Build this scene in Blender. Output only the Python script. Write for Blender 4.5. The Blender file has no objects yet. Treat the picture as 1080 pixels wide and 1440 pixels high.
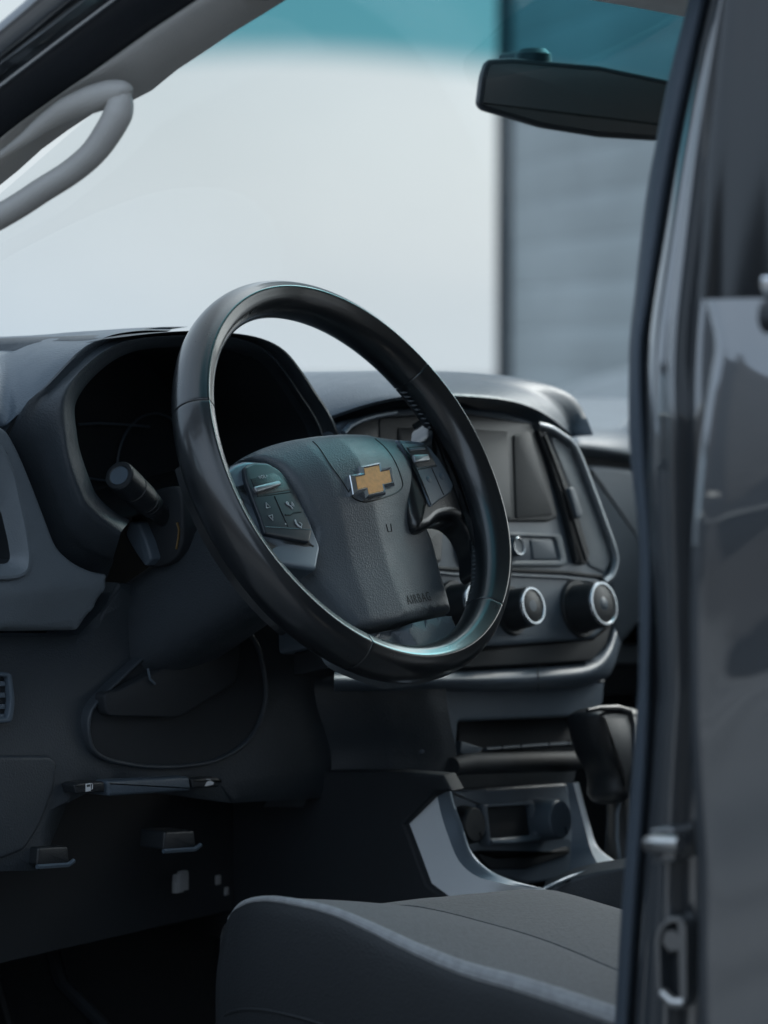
import bpy, bmesh, math, random
from mathutils import Vector as V, Matrix
from mathutils.geometry import delaunay_2d_cdt
random.seed(4)
S = bpy.context.scene
COL = S.collection
R_ = math.radians

# ------------------------------------------------------------------ camera
TH, PI_ = R_(51.05), R_(3.0)
FPX = 3825.0
CF = V((math.sin(TH)*math.cos(PI_), math.cos(TH)*math.cos(PI_), -math.sin(PI_)))
CR = V((math.cos(TH), -math.sin(TH), 0))
CU = CR.cross(CF)
CAM = V((-2.18522, -1.50587, 1.34351))
cam_d = bpy.data.cameras.new('camera')
cam = bpy.data.objects.new('camera', cam_d); COL.objects.link(cam)
cam.matrix_world = Matrix(((CR.x, CU.x, -CF.x, CAM.x), (CR.y, CU.y, -CF.y, CAM.y), (CR.z, CU.z, -CF.z, CAM.z), (0, 0, 0, 1)))
cam_d.sensor_fit = 'HORIZONTAL'; cam_d.sensor_width = 24.0; cam_d.lens = 24.0*FPX/1080.0
cam_d.clip_start = 0.05; cam_d.clip_end = 2000
cam_d.dof.use_dof = True; cam_d.dof.focus_distance = 2.33; cam_d.dof.aperture_fstop = 5.0
S.camera = cam

# ------------------------------------------------------------------ sky, sun, exposure
SUN_EL, SUN_AZ = R_(34), R_(95)          # azimuth from +Y (ahead of the truck) towards +X
w = bpy.data.worlds.new('World'); S.world = w; w.use_nodes = True
nt = w.node_tree; bg = nt.nodes['Background']
sky = nt.nodes.new('ShaderNodeTexSky'); sky.sky_type = 'NISHITA'; sky.sun_disc = False
sky.sun_elevation = SUN_EL; sky.sun_rotation = SUN_AZ; sky.dust_density = 4.0; sky.air_density = 1.5
tc = nt.nodes.new('ShaderNodeTexCoord'); mp = nt.nodes.new('ShaderNodeMapping')
mp.inputs['Scale'].default_value = (1, 1, 2.5)
nz = nt.nodes.new('ShaderNodeTexNoise'); nz.inputs['Scale'].default_value = 2.2; nz.inputs['Detail'].default_value = 5
rp = nt.nodes.new('ShaderNodeValToRGB')
rp.color_ramp.elements[0].position = 0.30; rp.color_ramp.elements[0].color = (5.1, 5.75, 6.25, 1)
rp.color_ramp.elements[1].position = 0.75; rp.color_ramp.elements[1].color = (7.1, 7.4, 7.6, 1)
mx = nt.nodes.new('ShaderNodeMixRGB'); mx.inputs['Fac'].default_value = 0.88
nt.links.new(tc.outputs['Generated'], mp.inputs['Vector']); nt.links.new(mp.outputs['Vector'], nz.inputs['Vector'])
nt.links.new(nz.outputs['Fac'], rp.inputs['Fac']); nt.links.new(sky.outputs['Color'], mx.inputs['Color1'])
# thin cloud is brighter round the hidden sun
nrm = nt.nodes.new('ShaderNodeVectorMath'); nrm.operation = 'NORMALIZE'; nt.links.new(tc.outputs['Generated'], nrm.inputs[0])
dt = nt.nodes.new('ShaderNodeVectorMath'); dt.operation = 'DOT_PRODUCT'; nt.links.new(nrm.outputs[0], dt.inputs[0])
dt.inputs[1].default_value = (math.sin(SUN_AZ)*math.cos(SUN_EL), math.cos(SUN_AZ)*math.cos(SUN_EL), math.sin(SUN_EL))
mrg = nt.nodes.new('ShaderNodeMapRange'); mrg.inputs['From Min'].default_value = -1.0; nt.links.new(dt.outputs['Value'], mrg.inputs['Value'])
gr = nt.nodes.new('ShaderNodeValToRGB'); gr.color_ramp.elements[0].position = 0.15; gr.color_ramp.elements[0].color = (.205, .235, .275, 1)
gr.color_ramp.elements[1].position = 1.0; gr.color_ramp.elements[1].color = (1.1, 1.07, 1.03, 1)
for p_, c_ in ((.5, (.205, .235, .275)), (.80, (.146, .152, .157)), (.845, (.158, .163, .167)), (.91, (.41, .42, .43))):
    e_ = gr.color_ramp.elements.new(p_); e_.color = c_+(1,)
nt.links.new(mrg.outputs[0], gr.inputs['Fac'])
glo = nt.nodes.new('ShaderNodeMixRGB'); glo.blend_type = 'MULTIPLY'; glo.inputs['Fac'].default_value = 1.0
nt.links.new(rp.outputs['Color'], glo.inputs['Color1']); nt.links.new(gr.outputs['Color'], glo.inputs['Color2'])
sc4 = nt.nodes.new('ShaderNodeVectorMath'); sc4.operation = 'SCALE'; sc4.inputs['Scale'].default_value = 4.0; nt.links.new(glo.outputs['Color'], sc4.inputs[0])
nt.links.new(sc4.outputs[0], mx.inputs['Color2']); nt.links.new(mx.outputs['Color'], bg.inputs['Color'])
bg.inputs['Strength'].default_value = 0.10
sd = bpy.data.lights.new('sun', 'SUN'); sd.energy = 1.0; sd.angle = R_(20); sd.color = (1.0, 0.96, 0.91)
so = bpy.data.objects.new('sun', sd); COL.objects.link(so)
sdir = V((math.sin(SUN_AZ)*math.cos(SUN_EL), math.cos(SUN_AZ)*math.cos(SUN_EL), math.sin(SUN_EL)))
so.rotation_euler = sdir.to_track_quat('Z', 'Y').to_euler(); so.location = (3, 4, 6)
S.view_settings.view_transform = 'Standard'; S.view_settings.look = 'None'
S.view_settings.exposure = 0.96; S.view_settings.gamma = 1.0; S.view_settings.use_curve_mapping = False
S.render.engine = 'CYCLES'
S.cycles.max_bounces = 8; S.cycles.transparent_max_bounces = 12; S.cycles.use_denoising = True

# ------------------------------------------------------------------ tracing helpers: a pixel of the photograph meets a real plane of the truck
def ray(u, v): return CF + CR*((u-540)/FPX) - CU*((v-720)/FPX)
def P(u, v, x=None, y=None, z=None):
    d = ray(u, v)
    t = (x-CAM.x)/d.x if x is not None else (y-CAM.y)/d.y if y is not None else (z-CAM.z)/d.z
    return CAM + d*t

class Fr:
    """a local frame: origin, across, up, outward normal"""
    def __init__(s, o, a, b):
        s.o = V(o); s.a = V(a).normalized(); s.n = s.a.cross(V(b)).normalized(); s.b = s.n.cross(s.a)
    def at(s, a, b, h=0.0): return s.o + s.a*a + s.b*b + s.n*h
    def px(s, u, v, h=0.0):
        d = ray(u, v); o = s.o + s.n*h
        q = CAM + d*((o-CAM).dot(s.n)/d.dot(s.n)) - s.o
        return (q.dot(s.a), q.dot(s.b))
    def pts(s, L, h=0.0): return [s.px(u, v, h) for u, v in L]
    def px3(s, u, v, h=0.0): return s.at(*s.px(u, v, h), h)

# ------------------------------------------------------------------ materials
def mat(name, col, rough=0.5, metal=0.0, grain=0, gs=400.0, var=0.12, coat=0.0, spec=0.5, rvar=0.0, vs=9.0, sheen=0.0, weave=False):
    m = bpy.data.materials.new(name); m.use_nodes = True
    N = m.node_tree.nodes; L = m.node_tree.links; b = N['Principled BSDF']
    b.inputs['Roughness'].default_value = rough; b.inputs['Metallic'].default_value = metal
    b.inputs['Specular IOR Level'].default_value = spec
    b.inputs['Coat Weight'].default_value = coat; b.inputs['Coat Roughness'].default_value = 0.03 if coat > .8 else 0.11
    if coat > .8: b.inputs['Coat IOR'].default_value = 2.2      # metallic flake under clear coat mirrors more than plastic
    if sheen: b.inputs['Sheen Weight'].default_value = sheen
    tc = N.new('ShaderNodeTexCoord')
    if var or rvar:
        n1 = N.new('ShaderNodeTexNoise'); n1.inputs['Scale'].default_value = vs; n1.inputs['Detail'].default_value = 6
        L.new(tc.outputs['Object'], n1.inputs['Vector'])
        r = N.new('ShaderNodeValToRGB'); r.color_ramp.elements[0].position = 0.3; r.color_ramp.elements[1].position = 0.7
        r.color_ramp.elements[0].color = tuple(c*(1-var) for c in col)+(1,); r.color_ramp.elements[1].color = tuple(min(1, c*(1+var)) for c in col)+(1,)
        L.new(n1.outputs['Fac'], r.inputs['Fac']); L.new(r.outputs['Color'], b.inputs['Base Color'])
        if rvar:
            n2 = N.new('ShaderNodeTexNoise'); n2.inputs['Scale'].default_value = vs*5; n2.inputs['Detail'].default_value = 8; n2.inputs['Roughness'].default_value = 0.65
            L.new(tc.outputs['Object'], n2.inputs['Vector'])
            mr = N.new('ShaderNodeMapRange'); mr.inputs['From Min'].default_value = 0.3; mr.inputs['From Max'].default_value = 0.7
            mr.inputs['To Min'].default_value = max(0.02, rough-rvar); mr.inputs['To Max'].default_value = rough+rvar
            L.new(n2.outputs['Fac'], mr.inputs['Value']); L.new(mr.outputs['Result'], b.inputs['Roughness'])
    else:
        b.inputs['Base Color'].default_value = tuple(col)+(1,)
    if grain:
        if weave:
            g = N.new('ShaderNodeTexChecker'); g.inputs['Scale'].default_value = gs; out = g.outputs['Fac']
            n3 = N.new('ShaderNodeTexNoise'); n3.inputs['Scale'].default_value = gs*0.8; L.new(tc.outputs['Object'], n3.inputs['Vector'])
            ad = N.new('ShaderNodeMath'); ad.operation = 'ADD'; L.new(out, ad.inputs[0]); L.new(n3.outputs['Fac'], ad.inputs[1]); out = ad.outputs[0]
        else:
            g = N.new('ShaderNodeTexVoronoi'); g.inputs['Scale'].default_value = gs; out = g.outputs['Distance']
        L.new(tc.outputs['Object'], g.inputs['Vector'])
        bp = N.new('ShaderNodeBump'); bp.inputs['Strength'].default_value = grain; bp.inputs['Distance'].default_value = 0.0006
        L.new(out, bp.inputs['Height']); L.new(bp.outputs['Normal'], b.inputs['Normal'])
    return m

M = {}
M['hub'] = mat('hub_vinyl', (.094, .112, .128), 0.46, grain=0.45, gs=620, spec=0.5, rvar=0.05)
M['leather'] = mat('rim_leather', (0.0095, 0.0115, 0.014), 0.30, grain=0.05, gs=420, rvar=0.03, vs=10, spec=0.6, coat=0.5)
M['thread'] = mat('thread', (0.10, 0.11, 0.12), 0.6, var=0.05)
M['trim'] = mat('spoke_trim_paint', (0.1226, 0.1610, 0.2025), 0.35, metal=0.25, var=0.06)
M['pad'] = mat('pad_plastic', (0.0186, 0.0260, 0.0361), 0.38, var=0.08)
M['padgrey'] = mat('pad_grey_plastic', (0.0771, 0.1040, 0.1335), 0.42, var=0.06)
M['roller'] = mat('roller_satin', (0.34, 0.36, 0.38), 0.35, metal=0.7, var=0.05)
M['white'] = mat('white_print', (0.62, 0.64, 0.66), 0.6, var=0)
M['blackprint'] = mat('embossed_print', (0.008, 0.009, 0.011), 0.6, var=0)
M['chrome'] = mat('chrome', (0.86, 0.88, 0.90), 0.20, metal=1.0, var=0.04)
M['frame'] = mat('frame_satin_paint', (0.20, 0.225, 0.25), 0.30, metal=0.5, var=0.05)
M['satin'] = mat('satin_chrome', (0.52, 0.55, 0.58), 0.25, metal=1.0, var=0.05)
M['gold'] = mat('gold_enamel', (.80, .345, .095), 0.45, metal=0.1, var=0.10, vs=260, grain=0.12, gs=900)
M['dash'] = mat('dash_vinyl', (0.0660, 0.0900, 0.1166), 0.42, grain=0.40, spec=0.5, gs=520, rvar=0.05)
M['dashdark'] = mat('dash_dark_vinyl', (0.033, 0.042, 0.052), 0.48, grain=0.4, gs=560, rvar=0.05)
M['panel'] = mat('panel_grey_plastic', (0.1393, 0.1650, 0.1887), 0.50, grain=0.35, gs=700, rvar=0.04)
M['stack'] = mat('stack_grey_plastic', (0.0919, 0.1210, 0.1548), 0.42, grain=0.15, gs=700, rvar=0.04)
M['black'] = mat('black_plastic', (0.016, 0.0195, 0.0235), 0.42, grain=0.2, gs=700)
M['void'] = mat('recess_shade_plastic', (0.013, 0.017, 0.022), 0.7)  # near-black colour puts the shade of recesses and footwell into the plastic
M['gloss'] = mat('piano_black', (0.008, 0.010, 0.012), 0.08, var=0)
M['screen'] = mat('screen_glass', (0.02, 0.025, 0.03), 0.38, spec=0.3, var=0)
M['silver'] = mat('silver_trim_paint', (0.8, 0.84, 0.87), 0.34, metal=0.0, var=0.05)
M['headliner'] = mat('headliner_cloth', (0.68, 0.66, 0.64), 0.9, grain=0.5, gs=900, weave=True)
M['pillar'] = mat('pillar_trim_plastic', (0.45, 0.435, 0.415), 0.58, grain=0.35, gs=700)
M['rubber'] = mat('seal_rubber', (0.0149, 0.0180, 0.0233), 0.50, grain=0.25, gs=600, spec=0.4)
M['sealgrey'] = mat('seal_cloth_rubber', (0.0455, 0.0600, 0.0785), 0.60, grain=0.3, gs=900, spec=0.35)
M['paint'] = mat('graphite_paint', (0.03, 0.036, 0.043), 0.35, metal=0.0, var=0.05, coat=1.0, vs=30)
M['jamb'] = mat('jamb_paint', (0.034, 0.04, 0.047), 0.35, metal=0.0, var=0.05, coat=0.9, vs=30)
M['seat'] = mat('seat_cloth', (0.066, 0.073, 0.081), 0.85, grain=1.0, gs=420, weave=True, sheen=0.15, var=0.30, vs=260)
M['seatside'] = mat('seat_side_vinyl', (.0105, .013, .016), 0.6, grain=0.4, gs=500)
M['piping'] = mat('seat_piping_cloth', (0.29, 0.3, 0.31), 0.8, grain=0.7, gs=900, weave=True, var=0.15, vs=120)
M['carpet'] = mat('carpet', (0.02, 0.024, 0.029), 0.95, grain=1.0, gs=500)
M['mirrorglass'] = mat('mirror_glass', (0.085, 0.086, 0.084), 0.22, var=0.05)  # grey base stands in for the dim cabin a mirror would reflect
M['steel'] = mat('bare_steel', (0.55, 0.54, 0.53), 0.3, metal=1.0, var=0.1)
M['copper'] = mat('copper_contact', (0.42, 0.28, 0.13), 0.35, metal=1.0, var=0.2, vs=80)
M['amber'] = mat('paper_white', (0.26, 0.27, 0.28), 0.8)

def glass_mat(name, tint, band=None):
    m = bpy.data.materials.new(name); m.use_nodes = True
    N = m.node_tree.nodes; L = m.node_tree.links
    for x in list(N): N.remove(x)
    o = N.new('ShaderNodeOutputMaterial'); mixs = N.new('ShaderNodeMixShader')
    t = N.new('ShaderNodeBsdfTransparent'); g = N.new('ShaderNodeBsdfGlossy'); g.inputs['Roughness'].default_value = 0.01
    lw = N.new('ShaderNodeLayerWeight'); lw.inputs['Blend'].default_value = 0.5      # Schlick reflectance, the same from both sides
    pw = N.new('ShaderNodeMath'); pw.operation = 'POWER'; pw.inputs[1].default_value = 5.0; L.new(lw.outputs['Facing'], pw.inputs[0])
    ma = N.new('ShaderNodeMath'); ma.operation = 'MULTIPLY_ADD'; ma.inputs[1].default_value = 0.32; ma.inputs[2].default_value = 0.02; L.new(pw.outputs[0], ma.inputs[0])
    L.new(ma.outputs[0], mixs.inputs[0]); L.new(t.outputs[0], mixs.inputs[1]); L.new(g.outputs[0], mixs.inputs[2]); L.new(mixs.outputs[0], o.inputs[0])
    t.inputs[0].default_value = tuple(tint)+(1,)
    if band:
        uvn = N.new('ShaderNodeUVMap'); uvn.uv_map = 'UVMap'; sp = N.new('ShaderNodeSeparateXYZ'); L.new(uvn.outputs[0], sp.inputs[0])
        r = N.new('ShaderNodeValToRGB'); r.color_ramp.interpolation = 'EASE'
        e = r.color_ramp.elements; e[0].position = band[0]; e[0].color = tuple(band[2])+(1,); e[1].position = band[1]; e[1].color = tuple(tint)+(1,)
        L.new(sp.outputs['Y'], r.inputs[0]); L.new(r.outputs[0], t.inputs[0])
    return m
M['windscreen'] = glass_mat('windscreen_glass', (0.93, 0.96, 0.97), band=(0.095, 0.178, (0.135, 0.42, 0.49)))
M['sideglass'] = glass_mat('side_glass', (0.84, 0.88, 0.89))
M['privacy'] = glass_mat('dark_side_glass', (0.10, 0.12, 0.13))

# ------------------------------------------------------------------ mesh helpers
def cr(p0, p1, p2, p3, t):
    return 0.5*((2*p1)+(p2-p0)*t+(2*p0-5*p1+4*p2-p3)*t*t+(3*p1-p0-3*p2+p3)*t*t*t)
def spline(pts, k=6, closed=False):
    """Catmull-Rom through the points; works on Vectors of any size"""
    pts = [V(p) for p in pts]; n = len(pts); out = []
    if closed:
        for i in range(n):
            for j in range(k): out.append(cr(pts[i-1], pts[i], pts[(i+1) % n], pts[(i+2) % n], j/k))
        return out
    ext = [2*pts[0]-pts[1]]+pts+[2*pts[-1]-pts[-2]]
    for i in range(n-1):
        for j in range(k): out.append(cr(ext[i], ext[i+1], ext[i+2], ext[i+3], j/k))
    out.append(pts[-1]); return out
def fillet(pts, r, seg=5):
    """round the corners of a closed polygon"""
    pts = [V(p) for p in pts]; n = len(pts); out = []
    rr = r if isinstance(r, (list, tuple)) else [r]*n
    for i in range(n):
        p, a, b = pts[i], pts[i-1]-pts[i], pts[(i+1) % n]-pts[i]
        la, lb = a.length, b.length
        k = min(rr[i], la*0.48, lb*0.48)
        if k < 1e-6: out.append(p); continue
        A, B = p+a*(k/la), p+b*(k/lb)
        for j in range(seg+1):
            t = j/seg; out.append(A*(1-t)**2+p*2*t*(1-t)+B*t*t)
    return out
def resample(loop, n):
    loop = [V(p) for p in loop]; L = [0.0]
    for i in range(len(loop)): L.append(L[-1]+(loop[(i+1) % len(loop)]-loop[i]).length)
    out = []; j = 0
    for i in range(n):
        s = L[-1]*i/n
        while L[j+1] < s: j += 1
        f = (s-L[j])/max(1e-9, L[j+1]-L[j]); out.append(loop[j].lerp(loop[(j+1) % len(loop)], f))
    return out
def area2(p): return 0.5*sum(p[i-1][0]*p[i][1]-p[i][0]*p[i-1][1] for i in range(len(p)))
def inset2(p, d):
    """inset a counter-clockwise 2D polygon by d"""
    out = []; n = len(p)
    for i in range(n):
        a, b, c = V(p[i-1]), V(p[i]), V(p[(i+1) % n])
        e, f = (b-a), (c-b)
        if e.length < 1e-9: e = f
        if f.length < 1e-9: f = e
        e.normalize(); f.normalize()
        nn = V((-e.y, e.x))+V((-f.y, f.x))
        if nn.length < 1e-6: nn = V((-e.y, e.x))
        nn.normalize(); k = max(0.35, nn.dot(V((-e.y, e.x))))
        out.append(b+nn*(d/k))
    return out

class MB:
    """collects geometry for ONE mesh object"""
    def __init__(s): s.v = []; s.f = []; s.m = []; s.mats = []
    def mi(s, m):
        m = M[m] if isinstance(m, str) else m
        if m not in s.mats: s.mats.append(m)
        return s.mats.index(m)
    def add(s, verts, faces, m):
        o = len(s.v); k = s.mi(m); s.v += [tuple(p) for p in verts]
        for f in faces: s.f.append([i+o for i in f]); s.m.append(k)
    def loops(s, L, m, cap0=True, cap1=True, closed=True):
        """skin a list of closed loops"""
        n = len(L[0]); vs = [p for l in L for p in l]; fs = []
        for i in range(len(L)-1):
            for j in range(n if closed else n-1):
                a, b = i*n+j, i*n+(j+1) % n
                fs.append([a, b, b+n, a+n])
        if cap0: fs.append(list(range(n))[::-1])
        if cap1: fs.append([(len(L)-1)*n+j for j in range(n)])
        s.add(vs, fs, m); return s
    def slab(s, fr, out, h0, h1, m, r=0.002, seg=4):
        """rounded-edge plate: outline in the frame, from height h0 to h1"""
        p = [V(q) for q in out]
        if area2(p) < 0: p.reverse()
        L = [[fr.at(q.x, q.y, h0) for q in p]]
        for i in range(seg+1):
            t = math.pi/2*i/seg
            ins = inset2(p, r*(1-math.cos(t))) if i else p
            L.append([fr.at(q.x, q.y, h1-r+r*math.sin(t)) for q in ins])
        return s.loops(L, m)
    def ring(s, fr, outer, inner, h0, h1, m, r=0.002, seg=3, hin=None, n=96):
        """rounded frame with a hole; the hole's wall goes down to hin"""
        hin = h0 if hin is None else hin
        o = [V(q) for q in outer]; i_ = [V(q) for q in inner]
        if area2(o) < 0: o.reverse()
        if area2(i_) < 0: i_.reverse()
        o = resample(o, n); i_ = resample(i_, n)
        k = min(range(n), key=lambda j: sum((o[q]-i_[(q+j) % n]).length for q in range(0, n, 6)))
        i_ = i_[k:]+i_[:k]
        L = [[fr.at(q.x, q.y, h0) for q in o]]
        for j in range(seg+1):
            t = math.pi/2*j/seg; ins = inset2(o, r*(1-math.cos(t))) if j else o
            L.append([fr.at(q.x, q.y, h1-r+r*math.sin(t)) for q in ins])
        for j in range(seg, -1, -1):
            t = math.pi/2*j/seg; ins = inset2(i_, -r*(1-math.cos(t))) if j else i_
            L.append([fr.at(q.x, q.y, h1-r+r*math.sin(t)) for q in ins])
        L.append([fr.at(q.x, q.y, hin) for q in i_])
        return s.loops(L, m, False, False)
    def patch(s, rows, m, k=5, kc=5, thick=0.0, direction=None):
        """smooth surface through a grid of points, made solid along a direction"""
        rr = [spline(r, kc) for r in rows]
        cols = [spline([r[j] for r in rr], k) for j in range(len(rr[0]))]
        nr, nc = len(cols[0]), len(cols)
        vs = [cols[j][i] for i in range(nr) for j in range(nc)]
        fs = [[i*nc+j, i*nc+j+1, (i+1)*nc+j+1, (i+1)*nc+j] for i in range(nr-1) for j in range(nc-1)]
        if thick:
            d = V(direction).normalized()*thick; o = len(vs)
            vs += [p+d for p in vs[:o]]; fs += [[a+o for a in reversed(f)] for f in fs]
            edge = [j for j in range(nc)]+[i*nc+nc-1 for i in range(1, nr)]+[(nr-1)*nc+j for j in range(nc-2, -1, -1)]+[i*nc for i in range(nr-2, 0, -1)]
            for a, b in zip(edge, edge[1:]+edge[:1]): fs.append([b, a, a+o, b+o])
        s.add(vs, fs, m); s.last = (nr, nc); return s
    def tube(s, path, rad, m, n=14, closed=False, flat=1.0, up=None, caps=True):
        path = [V(p) for p in path]; q = len(path)
        rad = rad if isinstance(rad, (list, tuple)) else [rad]*q
        L = []; pu = None
        for i in range(q):
            if closed: t = path[(i+1) % q]-path[i-1]
            else: t = path[min(i+1, q-1)]-path[max(i-1, 0)]
            t.normalize()
            if up is not None: x = V(up)-t*V(up).dot(t)
            elif pu is None: x = t.orthogonal()
            else: x = pu-t*pu.dot(t)
            x.normalize(); pu = x; y = t.cross(x)
            L.append([path[i]+(x*math.cos(a)*flat+y*math.sin(a))*rad[i] for a in (2*math.pi*j/n for j in range(n))])
        if closed: L.append(L[0])
        return s.loops(L, m, caps and not closed, caps and not closed)
    def lathe(s, o, axis, prof, m, n=40, ref=None, sx=1.0):
        o = V(o); ax = V(axis).normalized(); x = (V(ref) if ref else ax.orthogonal()); x = (x-ax*x.dot(ax)).normalized(); y = ax.cross(x)
        L = [[o+ax*h+(x*math.cos(a)*sx+y*math.sin(a))*r for a in (2*math.pi*j/n for j in range(n))] for r, h in prof]
        return s.loops(L, m)
    def box(s, c, hx, hy, hz, m, r=0.004, rot=None):
        fr = Fr(c, (1, 0, 0), (0, 1, 0)) if rot is None else rot
        out = fillet([(-hx, -hy), (hx, -hy), (hx, hy), (-hx, hy)], r*1.5, 4)
        return s.slab(fr, out, -hz, hz, m, r, 3)
    def panel(s, fr, out, hf, m, r=0.004, depth=0.012, step=0.004, seg=3):
        """free-form face: height field hf(a,b) over an outline, edges rolled over by r"""
        p = [V(q) for q in out]
        if area2(p) < 0: p.reverse()
        n = len(p)
        def dist(q):
            best = 1e9
            for i in range(n):
                a, b = p[i-1], p[i]; e = b-a; t = max(0, min(1, (q-a).dot(e)/max(1e-12, e.dot(e))))
                best = min(best, (q-a-e*t).length)
            return best
        def inside(q):
            c = False
            for i in range(n):
                a, b = p[i-1], p[i]
                if (a.y > q.y) != (b.y > q.y) and q.x < (b.x-a.x)*(q.y-a.y)/(b.y-a.y)+a.x: c = not c
            return c
        pts = list(p); dd = [0.0]*n
        for f in (0.08, 0.3, 0.6, 1.0):
            for q in inset2(p, r*f):
                if inside(q):
                    d = dist(q)
                    if d > r*f*0.7: pts.append(q); dd.append(d)
        x0, x1 = min(q.x for q in p), max(q.x for q in p); y0, y1 = min(q.y for q in p), max(q.y for q in p)
        j = 0; y = y0
        while y < y1:
            x = x0+(step/2 if j % 2 else 0)
            while x < x1:
                q = V((x, y))
                if inside(q):
                    d = dist(q)
                    if d > r*1.25: pts.append(q); dd.append(d)
                x += step
            y += step*0.866; j += 1
        vo, eo, fo, ov, oe, of = delaunay_2d_cdt(pts, [(i, (i+1) % n) for i in range(n)], [], 1, 1e-7)
        vs = []
        for q, src in zip(vo, ov):
            d = dd[src[0]] if src else dist(q)
            drop = r-math.sqrt(max(0, r*r-max(0, r-d)**2))
            vs.append(fr.at(q.x, q.y, hf(q.x, q.y)-drop))
        fs = [list(f) for f in fo]
        # side skirt
        b0 = len(vs); idx = {}
        for k_, src in enumerate(ov):
            for s_ in src:
                if s_ < n: idx[s_] = k_
        ring = [idx[i] for i in range(n)]
        vs += [V(vs[i])-fr.n*depth for i in ring]
        for i in range(n): fs.append([ring[i-1], b0+(i-1) % n, b0+i, ring[i]])
        s.add(vs, fs, m); return s
    def text(s, fr, txt, a, b, h, size, m, align='CENTER', depth=0.0003, shear=0.0):
        c = bpy.data.curves.new('lettering', 'FONT'); c.body = txt; c.size = size; c.align_x = align; c.align_y = 'CENTER'; c.extrude = depth; c.shear = shear
        c.offset = size*0.003; c.space_character = 1.2
        o = bpy.data.objects.new('lettering', c); COL.objects.link(o)
        dg = bpy.context.evaluated_depsgraph_get(); me = o.evaluated_get(dg).to_mesh()
        hh = h if callable(h) else (lambda x, y: h)
        vs = [fr.at(a+q.co.x, b+q.co.y, hh(a+q.co.x, b+q.co.y)+q.co.z) for q in me.vertices]; fs = [list(f.vertices) for f in me.polygons]
        s.add(vs, fs, m); o.evaluated_get(dg).to_mesh_clear(); bpy.data.objects.remove(o); bpy.data.curves.remove(c)
        return s
    def build(s, name, parent=None, angle=35, flip=False):
        me = bpy.data.meshes.new(name); me.from_pydata(s.v, [], s.f)
        for m in s.mats: me.materials.append(m)
        me.polygons.foreach_set('material_index', s.m); me.polygons.foreach_set('use_smooth', [True]*len(s.f))
        bm = bmesh.new(); bm.from_mesh(me); bmesh.ops.recalc_face_normals(bm, faces=bm.faces); bm.to_mesh(me); bm.free()
        me.set_sharp_from_angle(angle=R_(angle)); me.update()
        o = bpy.data.objects.new(name, me); COL.objects.link(o)
        if parent is not None: o.parent = parent
        return o

def tag(o, label=None, cat=None, group=None, kind=None):
    for k, v in (('label', label), ('category', cat), ('group', group), ('kind', kind)):
        if v: o[k] = v
    return o

# ================================================================== SETTING
g = MB(); g.add([(-600, -600, 0), (600, -600, 0), (600, 600, 0), (-600, 600, 0)], [[0, 1, 2, 3]], mat('concrete_yard', (0.17, 0.175, 0.18), 0.9, grain=0.6, gs=60, var=0.25, vs=0.6))
tag(g.build('ground'), kind='structure')
def far(az, dist): a = R_(az); return V((CAM.x+math.sin(a)*dist, CAM.y+math.cos(a)*dist, 0))
M['clad'] = mat('facade_cladding', (0.34, 0.365, 0.36), 0.6, var=0.16, vs=0.5)
M['cladedge'] = mat('facade_corner', (0.06, 0.068, 0.075), 0.5, var=0.1)
M['concrete'] = mat('pale_concrete', (0.46, 0.47, 0.46), 0.85, var=0.12, vs=0.8)
# tall clad building ahead to the right: its far corner is the vertical edge in the windscreen
c0 = far(51.05+math.degrees(math.atan((709-540)/FPX)), 27.0); wd = V((math.sin(R_(35)), math.cos(R_(35)), 0))*-1
side_n = V((-wd.y, wd.x, 0))
if side_n.dot(CAM-c0) < 0: side_n = -side_n
BFr = Fr(c0, wd if wd.cross(V((0, 0, 1))).dot(CAM-c0) > 0 else -wd, (0, 0, 1))
sg = 1 if BFr.px(900, 400)[0] > 0 else -1
m = MB(); Lb = 8.0
m.box(BFr.at(sg*Lb/2, 9.0, -2.0), Lb/2, 9.0, 1.95, 'clad', .02, Fr(BFr.at(sg*Lb/2, 9.0, -2.0), BFr.a, BFr.b))
BU = m.build('clad_building', None); tag(BU, 'tall grey clad building seen through the windscreen behind the mirror', 'building')
m = MB()
z = 0.15
while z < 17.8:
    m.box(BFr.at(sg*(Lb/2+.10), z+.19, -.02), Lb/2-.12, .198, .022, 'clad', .004, Fr(BFr.at(sg*(Lb/2+.10), z+.19, -.02), BFr.a, BFr.b)); z += .40
m.build('cladding', BU)
m = MB(); m.box(BFr.at(sg*.06, 9.0, .03), .07, 9.0, .06, 'cladedge', .01, Fr(BFr.at(sg*.06, 9.0, .03), BFr.a, BFr.b)); m.build('corner_trim', BU)
# pale concrete ramp wall in front of it
RFr = Fr(far(54.5, 20.0), V((math.cos(R_(53)), -math.sin(R_(53)), 0)), (0, 0, 1))
rp_ = RFr.pts([(700, 590), (790, 549), (885, 519), (1000, 480)]); 
m = MB(); m.slab(RFr, [(rp_[0][0], 0), (rp_[-1][0], 0)]+[(a, b) for a, b in rp_[::-1]], -.3, 0, 'concrete', .03, 2)
tag(m.build('ramp_wall'), 'pale concrete ramp wall below the grey clad building', 'wall')
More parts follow.
